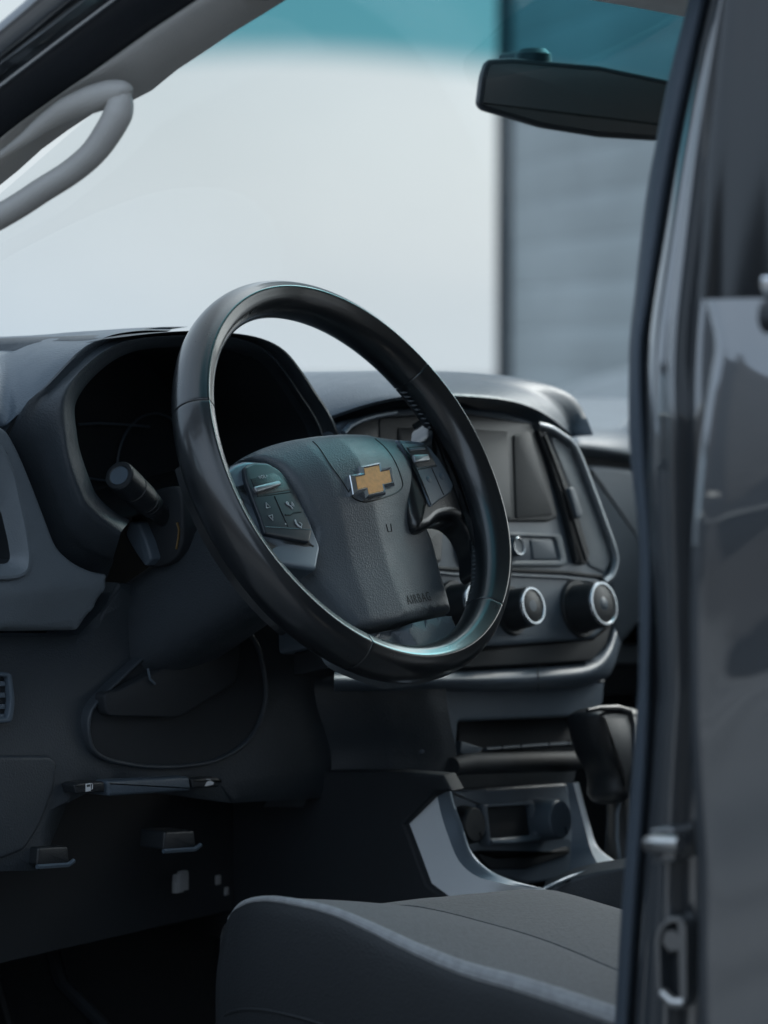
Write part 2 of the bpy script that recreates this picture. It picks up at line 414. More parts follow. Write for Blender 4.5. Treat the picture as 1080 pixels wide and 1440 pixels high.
# unseen dark blocks added beside the driver's door to darken and shape paint reflections
M['darkwall'] = mat('added_block_wall', (0.05, 0.05, 0.052), 0.8, var=0.3, vs=0.7)
def plain_box(m, x0, x1, y0, y1, z0, z1, mt, r=.03): m.box(((x0+x1)/2, (y0+y1)/2, (z0+z1)/2), (x1-x0)/2, (y1-y0)/2, (z1-z0)/2, mt, r)
m = MB(); plain_box(m, -20, -12, -30, 6.5, 0, 3.6, 'darkwall'); plain_box(m, -20, -12.3, 9, 34, 0, 2.9, 'darkwall')
DBL = m.build('added_dark_block'); tag(DBL, 'added unseen dark block that shapes reflections in the rear door paint', 'building')
m = MB(); plain_box(m, -20.2, -11.7, -30.2, 6.7, 3.6, 3.85, 'concrete', .02); plain_box(m, -20.2, -12.0, 8.8, 34.2, 2.9, 3.15, 'concrete', .02); m.build('added_block_cap', DBL)
m = MB(); plain_box(m, -52, -40, 29, 43, 0, 26, 'darkwall', .2); TW = m.build('added_tower'); tag(TW, 'added unseen tower that puts a dark shape in the rear door reflections', 'building')  # unseen tower added for a dark shape in the door's reflections
m = MB(); plain_box(m, -50, -43, 32, 37, 26, 30, 'darkwall', .1); m.build('added_tower_top', TW)

# ================================================================== THE TRUCK
T = bpy.data.objects.new('pickup_truck', None); COL.objects.link(T); T.empty_display_size = 0.3
tag(T, 'dark grey pickup truck with its driver door open and cabin showing', 'pickup truck')
# ------------------------------------------------------------------ steering wheel
TAU, PHI = R_(27.7), R_(6.0)
W0 = V((-0.37, 0, 1.25))
_x, _u = V((1, 0, 0)), V((0, math.sin(TAU), math.cos(TAU)))
WF = Fr(W0, _x*math.cos(PHI)+_u*math.sin(PHI), -_x*math.sin(PHI)+_u*math.cos(PHI))
def lerp_tab(t, x):
    if x <= t[0][0]: return t[0][1]
    for (a, b), (c, d) in zip(t, t[1:]):
        if x <= c:
            f = (x-a)/(c-a); return b+(d-b)*f
    return t[-1][1]
def smooth_tab(t):
    p = spline([V(q) for q in t], 8); q = [(a.x, a.y) for a in p]
    return lambda x: lerp_tab(q, x)
_hb = smooth_tab([(-.17, -.018), (-.135, -.015), (-.10, -.011), (-.07, -.006), (-.04, .003), (-.015, .010), (.01, .0115), (.03, .0065), (.045, -.003), (.065, -.020)])
def _ramp(x, w=.0025):      # max(0, x) with a small rounded crease
    return 0.0 if x < -w else x if x > w else (x+w)**2/(4*w)
def hcov(a, b):
    d = .19*_ramp(a-.008)+.07*_ramp(.008-a)+.19*_ramp(-.036-a)
    dish = 0.004*math.exp(-((abs(a)-.075)/.03)**2-((b+.045)/.03)**2)
    return _hb(b)-d-dish
def wpx(u, v, hf, edge=0.0):
    a, b = WF.px(u, v, 0)
    for i in range(8): a, b = WF.px(u, v, hf(a, b)-edge)
    return (a, b)
flat = lambda h: (lambda a, b: h)

m = MB()   # hub core behind the cover
m.lathe(WF.at(0.0, -0.03, -0.075), WF.n, [(0.0, 0), (0.045, 0), (0.06, .01), (0.075, .035), (0.072, .05), (0, .05)], 'black', 40)
SW = m.build('steering_wheel', T)

# rim: one profile swept round, pinched at the four leather joints
prof = [(2.5, 20.2), (4.5, 18.8), (9.5, 15.0), (14, 7.5), (15.6, -2), (13.2, -13), (6.5, -20), (-3, -20.6), (-11, -15.2), (-15, -4.5), (-14.2, 6), (-8.8, 14.6), (-2.5, 18.4), (0.8, 20.0)]
prof = [(a/1000, b/1000) for a, b in prof]
ps = [(q.x, q.y) for q in spline(prof, 3, True)]
seams = [R_(28.5), R_(152), R_(-57), R_(-123)]
NR = 360; angs = [2*math.pi*i/NR for i in range(NR)]
for s in seams: angs += [s+d for d in (-.006, -.003, -.0015, .0015, .003, .006)]
angs = sorted(a % (2*math.pi) for a in angs)
def rimpt(t, r, h, RR=0.176):
    e = V((math.cos(t), math.sin(t))); return WF.at(e.x*(RR+r), e.y*(RR+r), h)
def adiff(a, b): return abs((a-b+math.pi) % (2*math.pi)-math.pi)
m = MB(); L = []
for t in angs:
    k = 1.0-0.055*sum(math.exp(-(adiff(t, s)/.0022)**2) for s in seams)
    side = 1.0 if (adiff(t, 0) < R_(40) or adiff(t, math.pi) < R_(40)) else 0
    grip = 0.035*sum(math.exp(-(adiff(t, c)/R_(13))**2) for c in (R_(14), R_(166), R_(-33), R_(-147)))
    L.append([rimpt(t, r*(k+grip), h*(k+grip)) for r, h in ps])
L.append(L[0]); m.loops(L, 'leather', False, False)
RIM = m.build('rim', SW, 60)
# seam stitching along the inside of the grips
for c0, c1 in ((R_(-55), R_(-6)), (R_(5), R_(27)), (R_(186), R_(235)), (R_(153), R_(175))):
    t = c0; m = MB()
    while t < c1:
        q = [rimpt(t-.010, -.0146, -.0055), rimpt(t, -.0143, -.0095), rimpt(t+.010, -.0120, -.0135)]
        m.tube(q, [.0006, .0010, .0006], 'thread', 6); t += .031
    m.build('stitching', SW)

# spokes: leather webs left and right
spk = WF.pts([(560, 621), (590, 619), (604, 612), (606, 600), (611, 585), (640, 562), (690, 640), (706, 740), (690, 800), (676, 800), (672, 768), (658, 740), (640, 727), (620, 729), (604, 742), (585, 740), (572, 690)], -.008)
spk = [(a, b) for a, b in spk]
sp = spline([V(p) for p in spk], 4, True)
sp = [p if p.length < .176 else p*(.176/p.length) for p in sp]      # the web ends inside the rim
m = MB(); m.slab(WF, sp, -.034, -.006, 'leather', 0.009, 6); m.build('spoke', SW)
m = MB(); m.slab(WF, [(-p.x, p.y) for p in sp], -.034, -.008, 'leather', 0.009, 6); m.build('spoke', SW)
# lower spoke with its bright-edged facet
low = [wpx(u, v, flat(-.019)) for u, v in [(500, 889), (560, 880), (628, 866), (635, 873), (643, 888), (668, 900), (668, 925), (600, 950), (520, 925), (494, 904)]]
lowc = wpx(572, 890, flat(-.019))[0]
m = MB(); m.panel(WF, spline([V(p) for p in low], 4, True), lambda a, b: -.016-(.010 if a < lowc-.006 else .010*(lowc-a)/.006 if a < lowc else 0)+0.06*min(0, b+.14)*-1, 'hub', .004, .025, .004); m.build('spoke', SW)

# airbag cover
out = [(337, 647), (362, 633), (388, 624), (415, 618), (441, 614), (462, 612), (483, 611), (511, 612), (525, 615), (560, 620), (569, 630), (578, 643), (592, 675), (604, 710), (599, 722), (598, 740), (606, 763), (612, 785), (617, 805), (631, 855), (627, 861), (590, 869), (553, 876), (520, 881), (504, 883), (494, 878), (469, 847), (444, 816), (431, 798), (438, 770), (442, 748), (434, 728), (416, 689), (405, 672), (393, 659), (377, 650), (357, 646)]
cov = spline([V(wpx(u, v, hcov, .004)) for u, v in out], 4, True)
m = MB(); m.panel(WF, cov, hcov, 'hub', .006, .020, .0032)
def on_cover(pts, lift=0.0, k=5):
    q = spline([V(wpx(u, v, hcov)) for u, v in pts], k); return [WF.at(p.x, p.y, hcov(p.x, p.y)+lift) for p in q]
m.tube(on_cover([(440, 621), (462, 650), (480, 675), (492, 694), (502, 703), (520, 705), (545, 698), (560, 691), (566, 683), (563, 668), (553, 645), (540, 628), (527, 617)]), .0007, 'blackprint', 6)
AB = m.build('airbag_cover', SW, 50)
# lettering pressed into the cover, and the small pressed mark under the badge
hl = lambda a, b: hcov(a, b)+.0004
A0, A1 = wpx(571, 847, hcov), wpx(606, 837, hcov)
m = MB(); m.text(WF, 'AIRBAG', (A0[0]+A1[0])/2, (A0[1]+A1[1])/2, hl, 0.0118, 'blackprint', depth=.00004)
m.build('lettering', SW)
q = wpx(547, 742, hcov); m = MB()
for dx in (-.0045, .0045): m.tube([WF.at(q[0]+dx, q[1]+.003, hcov(q[0]+dx, q[1]+.003)+.0002), WF.at(q[0]+dx*.8, q[1]-.003, hcov(q[0]+dx*.8, q[1]-.003)+.0002)], .0005, 'blackprint', 5)
m.tube([WF.at(q[0]+k*.001, q[1]-.0033, hcov(q[0]+k*.001, q[1]-.0033)+.0002) for k in range(-4, 5)], .0005, 'blackprint', 5)
m.build('pressed_mark', SW)
# badge: a bow-tie with a chrome edge and gold field
ec = wpx(523, 676, hcov, -.002)
def bow(L_, H_, CX, CY, k=0.42):
    p = [(-L_, -H_), (-CX, -H_), (-CX, -CY), (CX, -CY), (CX, -H_), (L_, -H_), (L_, H_), (CX, H_), (CX, CY), (-CX, CY), (-CX, H_), (-L_, H_)]
    return [(ec[0]+a+k*b, ec[1]+b) for a, b in p]
eh = hcov(*ec)
m = MB()
o_, i_ = bow(.0305, .0088, .0150, .0150), bow(.0250, .0054, .0112, .0116)
m.loops([[WF.at(a, b, eh-.004) for a, b in o_], [WF.at(a, b, eh+.0022) for a, b in o_], [WF.at(ec[0]+(a-ec[0])*.985, ec[1]+(b-ec[1])*.975, eh+.003) for a, b in o_], [WF.at(a, b, eh+.0052) for a, b in bow(.0262, .0064, .0122, .0126)], [WF.at(a, b, eh+.0042) for a, b in i_]], 'chrome')
m.slab(WF, i_, eh+.001, eh+.0046, 'gold', .0004, 2)
m.build('emblem', SW, 20)

# left control pad
HP = -.004
pl = WF.pts([(344, 656), (358, 650), (377, 651), (393, 660), (404, 673), (416, 692), (434, 731), (440, 747), (436, 763), (373, 751), (366, 728), (355, 700), (345, 672)], HP)
tl = WF.pts([(318, 662), (330, 652), (345, 647), (377, 649), (396, 661), (417, 688), (436, 728), (443, 748), (452, 770), (446, 802), (384, 792), (366, 762), (350, 730), (330, 690)], HP-.004)
m = MB(); m.slab(WF, fillet(tl, .004), -.03, HP-.004, 'trim', .004, 5); m.build('spoke_trim', SW)
m = MB(); m.slab(WF, fillet(pl, .003), HP-.008, HP, 'pad', .0022, 4)
m.slab(WF, fillet(WF.pts([(352, 673), (386, 665), (400, 676), (408, 689), (362, 697)], HP), .001), HP-.002, HP+.0004, 'black', .0003, 2)
def line(m, fr, p, h, r, mt): m.tube([fr.at(a, b, h) for a, b in p], r, mt, 6)
line(m, WF, WF.pts([(386, 698), (405, 741)], HP), HP, .0005, 'blackprint'); line(m, WF, WF.pts([(401, 724), (408, 724), (412, 721), (423, 720)], HP), HP, .0007, 'blackprint')
line(m, WF, WF.pts([(362, 698), (409, 692)], HP), HP, .0005, 'blackprint')
line(m, WF, WF.pts([(373, 741), (438, 745)], HP), HP+.0002, .0003, 'padgrey')
c = WF.px(369.5, 671, HP); m.text(WF, 'VOL+', c[0], c[1], HP+.0006, .0042, 'white', depth=.0001)
def tri(m, u, v, up, s=.0026):
    a, b = WF.px(u, v, HP); p = [(-s, -s*.8*up), (s, -s*.8*up), (0, s*up)]
    P_ = [WF.at(a+x, b+y, HP+.0004) for x, y in p]; m.tube(P_+[P_[0]], .00035, 'white', 5)
tri(m, 375.5, 711, 1); tri(m, 381.5, 728, -1)
a, b = WF.px(408, 710, HP)   # voice mark: small figure with two arcs
m.tube([WF.at(a-.003+.0012*math.cos(t), b+.002+.0012*math.sin(t), HP+.0004) for t in [k*math.pi/4 for k in range(9)]], .0004, 'white', 5)
m.tube([WF.at(a-.0035, b+.0005, HP+.0004), WF.at(a-.0005, b-.0012, HP+.0004), WF.at(a+.0005, b-.004, HP+.0004)], .0005, 'white', 5)
for rr in (.0022, .0038): m.tube([WF.at(a+rr*math.cos(t), b+rr*math.sin(t), HP+.0004) for t in (-.6, -.2, .2, .6)], .0004, 'white', 5)
a, b = WF.px(421, 738, HP)   # telephone mark
m.tube([WF.at(a+x, b+y, HP+.0004) for x, y in ((-.003, .005), (-.0036, .002), (-.0024, -.001), (.0004, -.003))], .0007, 'white', 6)
m.tube([WF.at(a+x, b+y, HP+.0004) for x, y in ((.001, .002), (.003, .0), (.001, -.002))], .0004, 'white', 5)
a, b = WF.px(401.5, 737, HP); m.slab(WF, [(a-.0006, b-.0006), (a+.0006, b-.0006), (a+.0006, b+.0006), (a-.0006, b+.0006)], HP, HP+.0005, 'white', .0001, 1)
m.build('control_pad', SW)
m = MB(); m.slab(WF, fillet(WF.pts([(357.5, 684), (393, 675), (397, 681), (362, 692)], HP+.003), .0015), HP-.004, HP+.003, 'roller', .0014, 4); m.build('thumb_roller', SW)

# right control pad
pr = WF.pts([(561, 622), (585, 623), (603, 627), (618, 645), (630, 665), (639, 683), (634, 693), (620, 702), (606, 713), (594, 680), (578, 645)], HP)
tr = WF.pts([(556, 618), (585, 620), (606, 624), (622, 644), (634, 664), (643, 683), (637, 698), (620, 715), (600, 738), (598, 722), (602, 710), (590, 680), (574, 643)], HP-.004)
m = MB(); m.slab(WF, fillet(tr, .004), -.03, HP-.003, 'trim', .003, 5); m.build('spoke_trim', SW)
m = MB(); m.slab(WF, fillet(pr, .003), HP-.008, HP, 'padgrey', .002, 4)
m.slab(WF, fillet(WF.pts([(571, 629), (599, 626), (613, 654), (587, 658)], HP), .001), HP-.002, HP+.0004, 'black', .0003, 2)
line(m, WF, WF.pts([(588, 660), (614, 655)], HP), HP, .0006, 'blackprint'); line(m, WF, WF.pts([(607, 658), (624, 696)], HP), HP, .0006, 'blackprint')
for u, v in ((603, 674), (621, 670)):
    a, b = WF.px(u, v, HP); m.lathe(WF.at(a, b, HP-.0003), WF.n, [(.0035, 0), (.0032, .0006), (.002, .0010), (.0, .0011)], 'padgrey', 16)
m.build('control_pad', SW)
m = MB(); m.slab(WF, fillet(WF.pts([(581.5, 639), (603, 638), (606, 647), (585, 650)], HP+.003), .0015), HP-.004, HP+.003, 'roller', .0014, 4); m.build('thumb_roller', SW)
m = MB(); m.slab(WF, fillet(WF.pts([(575, 630), (597, 628), (599, 632), (577, 634)], HP+.001), .001), HP-.004, HP+.001, 'padgrey', .0006, 2); m.build('button', SW)

# ------------------------------------------------------------------ steering column
def section(h, wa, wb, ca=0.0, cb=-.015, n=40, e=3.0):
    L = []
    for j in range(n):
        t = 2*math.pi*j/n; c, s = math.cos(t), math.sin(t)
        L.append(WF.at(ca+wa*math.copysign(abs(c)**(2/e), c), cb+wb*math.copysign(abs(s)**(2/e), s), h))
    return L
m = MB(); m.loops([section(-.060, .048, .045), section(-.064, .054, .051), section(-.10, .058, .054), section(-.16, .062, .052, 0, -.016), section(-.22, .066, .048, 0, -.022), section(-.30, .07, .048, 0, -.024)], 'dashdark')
CO = m.build('steering_column', T, 60)
XS = -.440
SF = Fr((XS, .15, 1.18), (0, -1, 0), (0, 0, 1))     # left side of the shroud, faces the open door
m = MB(); m.slab(SF, spline([V(p) for p in SF.pts([(184, 738), (190, 702), (215, 690), (250, 686), (257, 725), (255, 768), (240, 790), (215, 798), (198, 788)])], 4, True), -.03, .0, 'void', .003, 3)  # dark plate stands in for the shaded switch opening
m.tube([SF.px3(u, v, .0005) for u, v in ((249, 735), (252, 745), (251, 757), (248, 772))], .0012, 'copper', 6)
m.build('switch_recess_shade', CO)
m = MB(); m.slab(SF, fillet(SF.pts([(181, 733), (194, 734), (206, 762), (213, 786), (203, 797), (188, 775), (175, 752)], .012), .003), .0, .012, 'padgrey', .003, 3); m.build('recess_flap', CO)
tip, root = P(167, 668, x=-.513), P(252, 748, y=.165)
SK = .80
ax = (root-tip).normalized(); ln = (root-tip).length
m = MB(); m.lathe(tip, ax, [(r_*SK, h_) for r_, h_ in [(0, .0022), (.0110, .0016), (.0113, 0.0003), (.0118, 0), (.0156, .0), (.0168, .0015), (.0170, .010), (.0168, .024), (.0158, .0245), (.0158, .0265), (.0166, .027), (.0158, .047), (.0140, .0475), (.0140, .049), (.0147, .050), (.0130, .066), (.0108, .072), (.0102, ln), (0, ln)]], 'black', 40)
ST = m.build('indicator_stalk', T, 30)
m = MB(); m.lathe(tip, ax, [(r_*SK, h_) for r_, h_ in [(0, .0016), (.0102, .0012), (.0109, .0004), (0.0109, .004), (0, .004)]], 'padgrey', 32); m.build('end_cap', ST)
m = MB()
for k in range(3):
    a0 = tip+ax*(.052+.006*k)
    m.lathe(a0, ax, [(r_*SK, h_) for r_, h_ in [(.0130, 0), (.0150-.0008*k, .001), (.0148-.0008*k, .003), (.0126, .004)]], 'black', 28)
m.build('collar', ST)

# ------------------------------------------------------------------ dashboard
DF = Fr((-.5, .17, 1.2), (1, 0, 0), (0, 0, 1))
def pts3(L): return [P(u, v, y=y) for u, v, y in L]
# top pad left of and above the instruments
A = [(-160, 600, .185), (-60, 600, .185), (0, 598, .185), (22, 585, .172), (52, 556, .158), (82, 522, .154), (112, 497, .152), (150, 473.5, .152), (195, 465, .152), (240, 464.5, .152)]
B = [(-160, 545, .21), (-60, 541, .21), (0, 535, .21), (26, 527, .20), (58, 509, .195), (88, 492, .195), (118, 479, .195), (155, 468, .19), (198, 464, .19), (240, 463.6, .19)]
Cc = [(-160, 505, .29), (-60, 497, .29), (0, 491, .30), (30, 480, .29), (62, 471, .28), (92, 468.5, .27), (122, 467, .26), (160, 465, .25), (200, 463.5, .24), (240, 463, .24)]
mixr = lambda fv, fy: pts3([(p[0]+(q[0]-p[0])*fv, p[1]+(q[1]-p[1])*fv, p[2]+(q[2]-p[2])*fy) for p, q in zip(A, Cc)])
a, b, b2, b3, c = pts3(A), mixr(.36, .09), mixr(.66, .27), mixr(.89, .57), pts3(Cc)
d = [V((p.x, .55, min(p.z-.004, 1.349))) for p in c]; e = [V((p.x, .93, 1.20)) for p in c]
ap = [p+(V((0, .025, -.012)) if i < 4 else V((0, .004, -.001))) for i, p in enumerate(a)]; ap2 = [p+(V((0, .05, -.05)) if i < 4 else V((0, .010, -.003))) for i, p in enumerate(a)]
m = MB(); m.patch([ap2, ap, a, b, b2, b3, c, d, e], 'dash', 6, 5)
DB = m.build('dashboard', T, 70)
m = MB(); m.box((-.40, .62, 1.02), .33, .30, .22, 'void', .02); m.box((.33, .66, .98), .40, .24, .24, 'void', .02); m.build('dash_light_block', DB)  # unseen boxes added to stop daylight leaking under the dash
# middle of the dash top, lower than the instrument hood
SY = [(405, 537, .27), (470, 524, .26), (540, 521, .25), (624, 523, .245), (690, 529, .24), (735, 537, .235), (768, 548, .23), (786, 562, .22), (797, 584, .205), (806, 613, .18)]
LY = [(430, 594, .165), (508, 567, .130), (573, 554, .105), (640, 553, .098), (704, 558, .102), (742, 568, .118), (768, 581, .138), (784, 592, .155), (796, 603, .168), (804, 617, .176)]
s, l = pts3(SY), pts3(LY)
mid = [P((p[0]*.45+q[0]*.55), (p[1]*.62+q[1]*.38), y=p[2]*.35+q[2]*.65) for p, q in zip(SY, LY)]
un = [P(q[0]+(-3 if i > 6 else 0), q[1]+7, y=q[2]+.010) for i, q in enumerate(LY)]
d = [V((p.x*.98, .55, p.z-.02)) for p in s]; e = [V((p.x*.98, .93, min(p.z-.03, 1.2))) for p in s]
un2 = [V((p.x, p.y+.07, p.z+.002)) for p in un]
m = MB(); m.patch([e, d, s, mid, l, un, un2], 'dash', 5, 6); m.build('stack_hood', DB, 70)
# instrument hood: bezel lip round the opening, its body falling away to the vent panel
I = [(182, 731), (160, 719), (137, 697), (125, 671), (112, 632), (107, 600), (105, 577), (110, 559), (128, 534), (160, 507), (198, 492), (252, 487), (300, 487), (338, 492), (370, 505), (394, 530), (413, 558), (430, 585), (443, 613), (450, 660)]
K = [(171, 747), (148, 730), (123, 706), (111, 680), (98, 640), (93, 602), (91, 574), (97, 549), (115, 522), (151, 493), (192, 478), (250, 473), (302, 473), (346, 480), (376, 496), (401, 525), (421, 555), (439, 582), (452, 611), (459, 660)]
O = [(152, 808), (128, 802), (102, 789), (80, 767), (60, 716), (40, 663), (20, 620), (24, 586), (54, 557), (113, 498.5), (151, 474.5), (245, 466), (304, 469), (348, 477), (380, 493.5), (405, 523), (425, 553), (443, 580), (456, 610), (463, 660)]
OY = [.20, .195, .192, .19, .188, .186, .184, .172, .158, .152, .150, .150, .150, .150, .150, .152, .155, .158, .162, .17]
i3 = [P(u, v, y=.150) for u, v in I]; k3 = [P(u, v, y=.134) for u, v in K]; o3 = [P(u, v, y=y) for (u, v), y in zip(O, OY)]
ko = [P(k[0]*.75+o[0]*.25, k[1]*.75+o[1]*.25, y=.137+(y-.137)*.06) for k, o, y in zip(K, O, OY)]
kk = [P(k[0]*.4+o[0]*.6, k[1]*.4+o[1]*.6, y=.137+(y-.137)*.45) for k, o, y in zip(K, O, OY)]
bk = [V((p.x+(.04 if i < 10 else 0), p.y+(.10 if i < 10 else .25), p.z-(.10 if i < 10 else .01))) for i, p in enumerate(o3)]; ik = [V((p.x, .150+.02, p.z)) for p in i3]
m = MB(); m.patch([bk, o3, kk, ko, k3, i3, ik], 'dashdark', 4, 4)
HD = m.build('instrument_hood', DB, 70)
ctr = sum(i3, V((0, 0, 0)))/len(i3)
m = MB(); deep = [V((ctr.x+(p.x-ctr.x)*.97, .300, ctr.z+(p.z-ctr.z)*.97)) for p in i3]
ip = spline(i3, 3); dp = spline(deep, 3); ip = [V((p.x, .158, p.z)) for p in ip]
m.loops([ip, dp], 'void', False, True)  # near-black liner stands in for shade deep inside the hood
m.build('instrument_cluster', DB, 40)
CFm = Fr((-.37, .296, 1.25), (1, 0, 0), (0, 0, 1))
m = MB()
for u0, v0, r in ((215, 655, .050), (330, 600, .050)):
    c_ = CFm.px(u0, v0); m.tube([CFm.at(c_[0]+r*math.cos(t), c_[1]+r*math.sin(t), .002) for t in [math.pi*2*k/40 for k in range(40)]], .0012, 'padgrey', 6, closed=True)
m.tube([CFm.px3(u, v, .004) for u, v in ((110, 597), (140, 595), (175, 597), (210, 600))], .0012, 'padgrey', 6)
m.tube([CFm.px3(u, v, .004) for u, v in ((120, 672), (150, 676), (170, 674))], .0010, 'padgrey', 6)
m.build('gauge_ring', DB)
# vent panel at the door end
vp = [tuple(p) for p in spline([V(p) for p in DF.pts([(-60, 572), (0, 600), (19, 621), (42, 672), (64, 729), (80, 768), (102, 790), (128, 803), (151, 808)])], 6)]
vp = DF.pts([(-170, 560)])+vp+DF.pts([(151, 830), (141, 858), (126, 888), (0, 889), (-170, 889), (-170, 815), (-60, 814.5), (19, 813.5), (35, 806), (40, 786), (34, 743), (18, 670), (1, 630), (-40, 593), (-170, 578)])
b0 = DF.px(60, 830)[1]
m = MB(); m.panel(DF, fillet([V(p) for p in vp], .003, 3), lambda a, b: 0.0 if b > b0 else (b-b0)*.38, 'panel', .003, .03, .006); VP_ = m.build('vent_panel', DB, 50)
vo = fillet(DF.pts([(-170, 575), (-40, 590), (2, 628), (20, 670), (36, 743), (42, 786), (37, 808), (19, 815), (-170, 816)]), .008)
vi = fillet(DF.pts([(-160, 690), (-20, 695), (1, 718), (11, 760), (15, 786), (9, 793), (-160, 794)], -.010), .004)
n_ = 90; vo, vi = resample(vo, n_), resample(vi, n_)
k = min(range(n_), key=lambda j: sum((vo[q]-vi[(q+j) % n_]).length for q in range(0, n_, 5))); vi = vi[k:]+vi[:k]
if area2(vo) < 0: vo.reverse(); vi.reverse()
v1, v2 = inset2(vo, .0035), inset2(vo, .0065)
m = MB(); m.loops([[DF.at(q.x, q.y, h) for q in lp] for lp, h in ((vo, -.004), (vo, .0025), (inset2(vo, .001), .0036), (v1, .0036), (v2, .001), ([p.lerp(q, .72) for p, q in zip(vo, vi)], -.006), (vi, -.010))], 'panel', False, False)
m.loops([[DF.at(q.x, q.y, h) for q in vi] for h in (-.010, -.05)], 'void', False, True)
AV = m.build('air_vent', DB, 40)
m = MB()
for k in range(5):
    b = vi[0].y; z = DF.px(0, 700+20*k)[1]; m.box(DF.at(DF.px(-75, 740)[0], z, -.028), .047, .012, .001, 'black', .0008, Fr(DF.at(DF.px(-75, 740)[0], z, -.028), (1, 0, 0), (0, -.9, .4)))
m.build('vent_slats', DB)

# knee panel, dark plate for the recess under the column, switches, releases
KF = Fr((-.5, .20, 1.0), (1, 0, 0), (0, 0, 1))
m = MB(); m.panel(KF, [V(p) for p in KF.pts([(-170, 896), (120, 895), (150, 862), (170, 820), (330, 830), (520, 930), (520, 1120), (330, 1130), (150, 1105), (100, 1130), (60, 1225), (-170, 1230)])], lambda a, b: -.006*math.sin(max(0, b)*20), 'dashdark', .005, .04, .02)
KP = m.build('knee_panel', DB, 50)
rec = spline([V(p) for p in KF.pts([(126, 1000), (124, 1040), (138, 1060), (170, 1070), (215, 1075), (262, 1073), (302, 1065), (340, 1042), (362, 1008), (368, 960), (350, 898), (302, 877), (230, 903), (165, 958)])], 4, True)
m = MB(); m.ring(KF, inset2(rec if area2(rec) > 0 else rec[::-1], -.004), rec, -.01, .006, 'dashdark', .002, 3, -.02, 120)
m.loops([[KF.at(p.x, p.y, h) for p in rec] for h in (.002, .001)], 'void'); m.build('column_recess_shade', DB)  # flat near-black plate stands in for the recess's shade
m = MB(); m.slab(KF, fillet(KF.pts([(158, 1008), (152, 975), (175, 972), (330, 890), (345, 905), (340, 960), (260, 1010)], .02), .008), .0025, .014, 'void', .002, 3)
m.tube([KF.px3(u, v, .016) for u, v in ((208, 940), (211, 955), (218, 962))], .0012, 'padgrey', 6)
m.build('recess_bracket', DB)
m = MB(); m.ring(KF, fillet(KF.pts([(-30, 944), (16, 946), (21, 985), (17, 1016), (-30, 1018)], .003), .004), fillet(KF.pts([(-27, 950), (11, 952), (14, 985), (11, 1009), (-27, 1011)], .003), .003), -.003, .004, 'padgrey', .0015, 3, -.008, 60)
m.slab(KF, KF.pts([(-27, 950), (11, 952), (14, 985), (11, 1009), (-27, 1011)]), -.006, -.002, 'black', .001, 2)
for v in (958, 974, 990, 1004): m.slab(KF, KF.pts([(-4, v), (6, v), (7, v+7), (-4, v+7)]), -.003, .001, 'padgrey', .0006, 2)
m.build('dimmer_switch', DB)
m = MB(); fo = KF.pts([(-170, 1062), (66, 1062), (76, 1070), (72, 1105), (52, 1160), (30, 1195), (-10, 1210), (-170, 1215)])
m.slab(KF, fillet(fo, .006), -.01, .005, 'dashdark', .004, 4); m.build('fuse_cover', DB)
m = MB(); m.slab(KF, fillet(KF.pts([(150, 1098), (266, 1092), (268, 1112), (152, 1120)], .014), .003), -.01, .015, 'dash', .003, 4); m.build('lower_rail', DB)
for qd, ic in (([(104, 1104), (112, 1101), (147, 1099), (148, 1114), (108, 1117)], 0), ([(270, 1096), (304, 1093), (314, 1098), (306, 1107), (272, 1109)], 1)):
    m = MB(); m.slab(KF, fillet(KF.pts(qd, .016), .002), -.01, .016, 'black', .002, 3); c0 = KF.px(sum(p[0] for p in qd)/5+1, sum(p[1] for p in qd)/5, .016)
    if ic == 0:   # fuel pump mark
        m.slab(KF, [(c0[0]-.004, c0[1]-.0035), (c0[0]+.002, c0[1]-.0035), (c0[0]+.002, c0[1]+.0035), (c0[0]-.004, c0[1]+.0035)], .016, .0166, 'white', .0001, 1)
        m.slab(KF, [(c0[0]-.003, c0[1]+.0005), (c0[0]+.001, c0[1]+.0005), (c0[0]+.001, c0[1]+.0025), (c0[0]-.003, c0[1]+.0025)], .016, .0168, 'black', .0001, 1)
        m.tube([KF.at(c0[0]+x, c0[1]+y, .0164) for x, y in ((.002, -.002), (.004, -.002), (.0042, .002), (.003, .0032))], .0004, 'white', 5)
    else:         # open bonnet mark
        m.slab(KF, [(c0[0]-.006, c0[1]-.0025), (c0[0]+.005, c0[1]-.0025), (c0[0]+.006, c0[1]), (c0[0]+.002, c0[1]+.0008), (c0[0]-.001, c0[1]+.0016), (c0[0]-.004, c0[1]+.0008)], .016, .0166, 'white', .0001, 1)
        m.tube([KF.at(c0[0]+x, c0[1]+y, .0164) for x, y in ((.002, .001), (.0, .0030), (-.004, .0036))], .0004, 'white', 5)
    m.build('release_handle', DB)
for u, v in ((80, 1212), (258, 1190)):
    m = MB(); m.slab(KF, fillet(KF.pts([(u-26, v-20), (u+16, v-22), (u+18, v+2), (u-28, v+6)], .01), .003), -.02, .01, 'black', .002, 3)
    m.tube([KF.px3(u-28, v+7, .012), KF.px3(u+16, v+4, .012), KF.px3(u+24, v-2, .012)], .0022, 'padgrey', 6); m.build('panel_clip', DB)

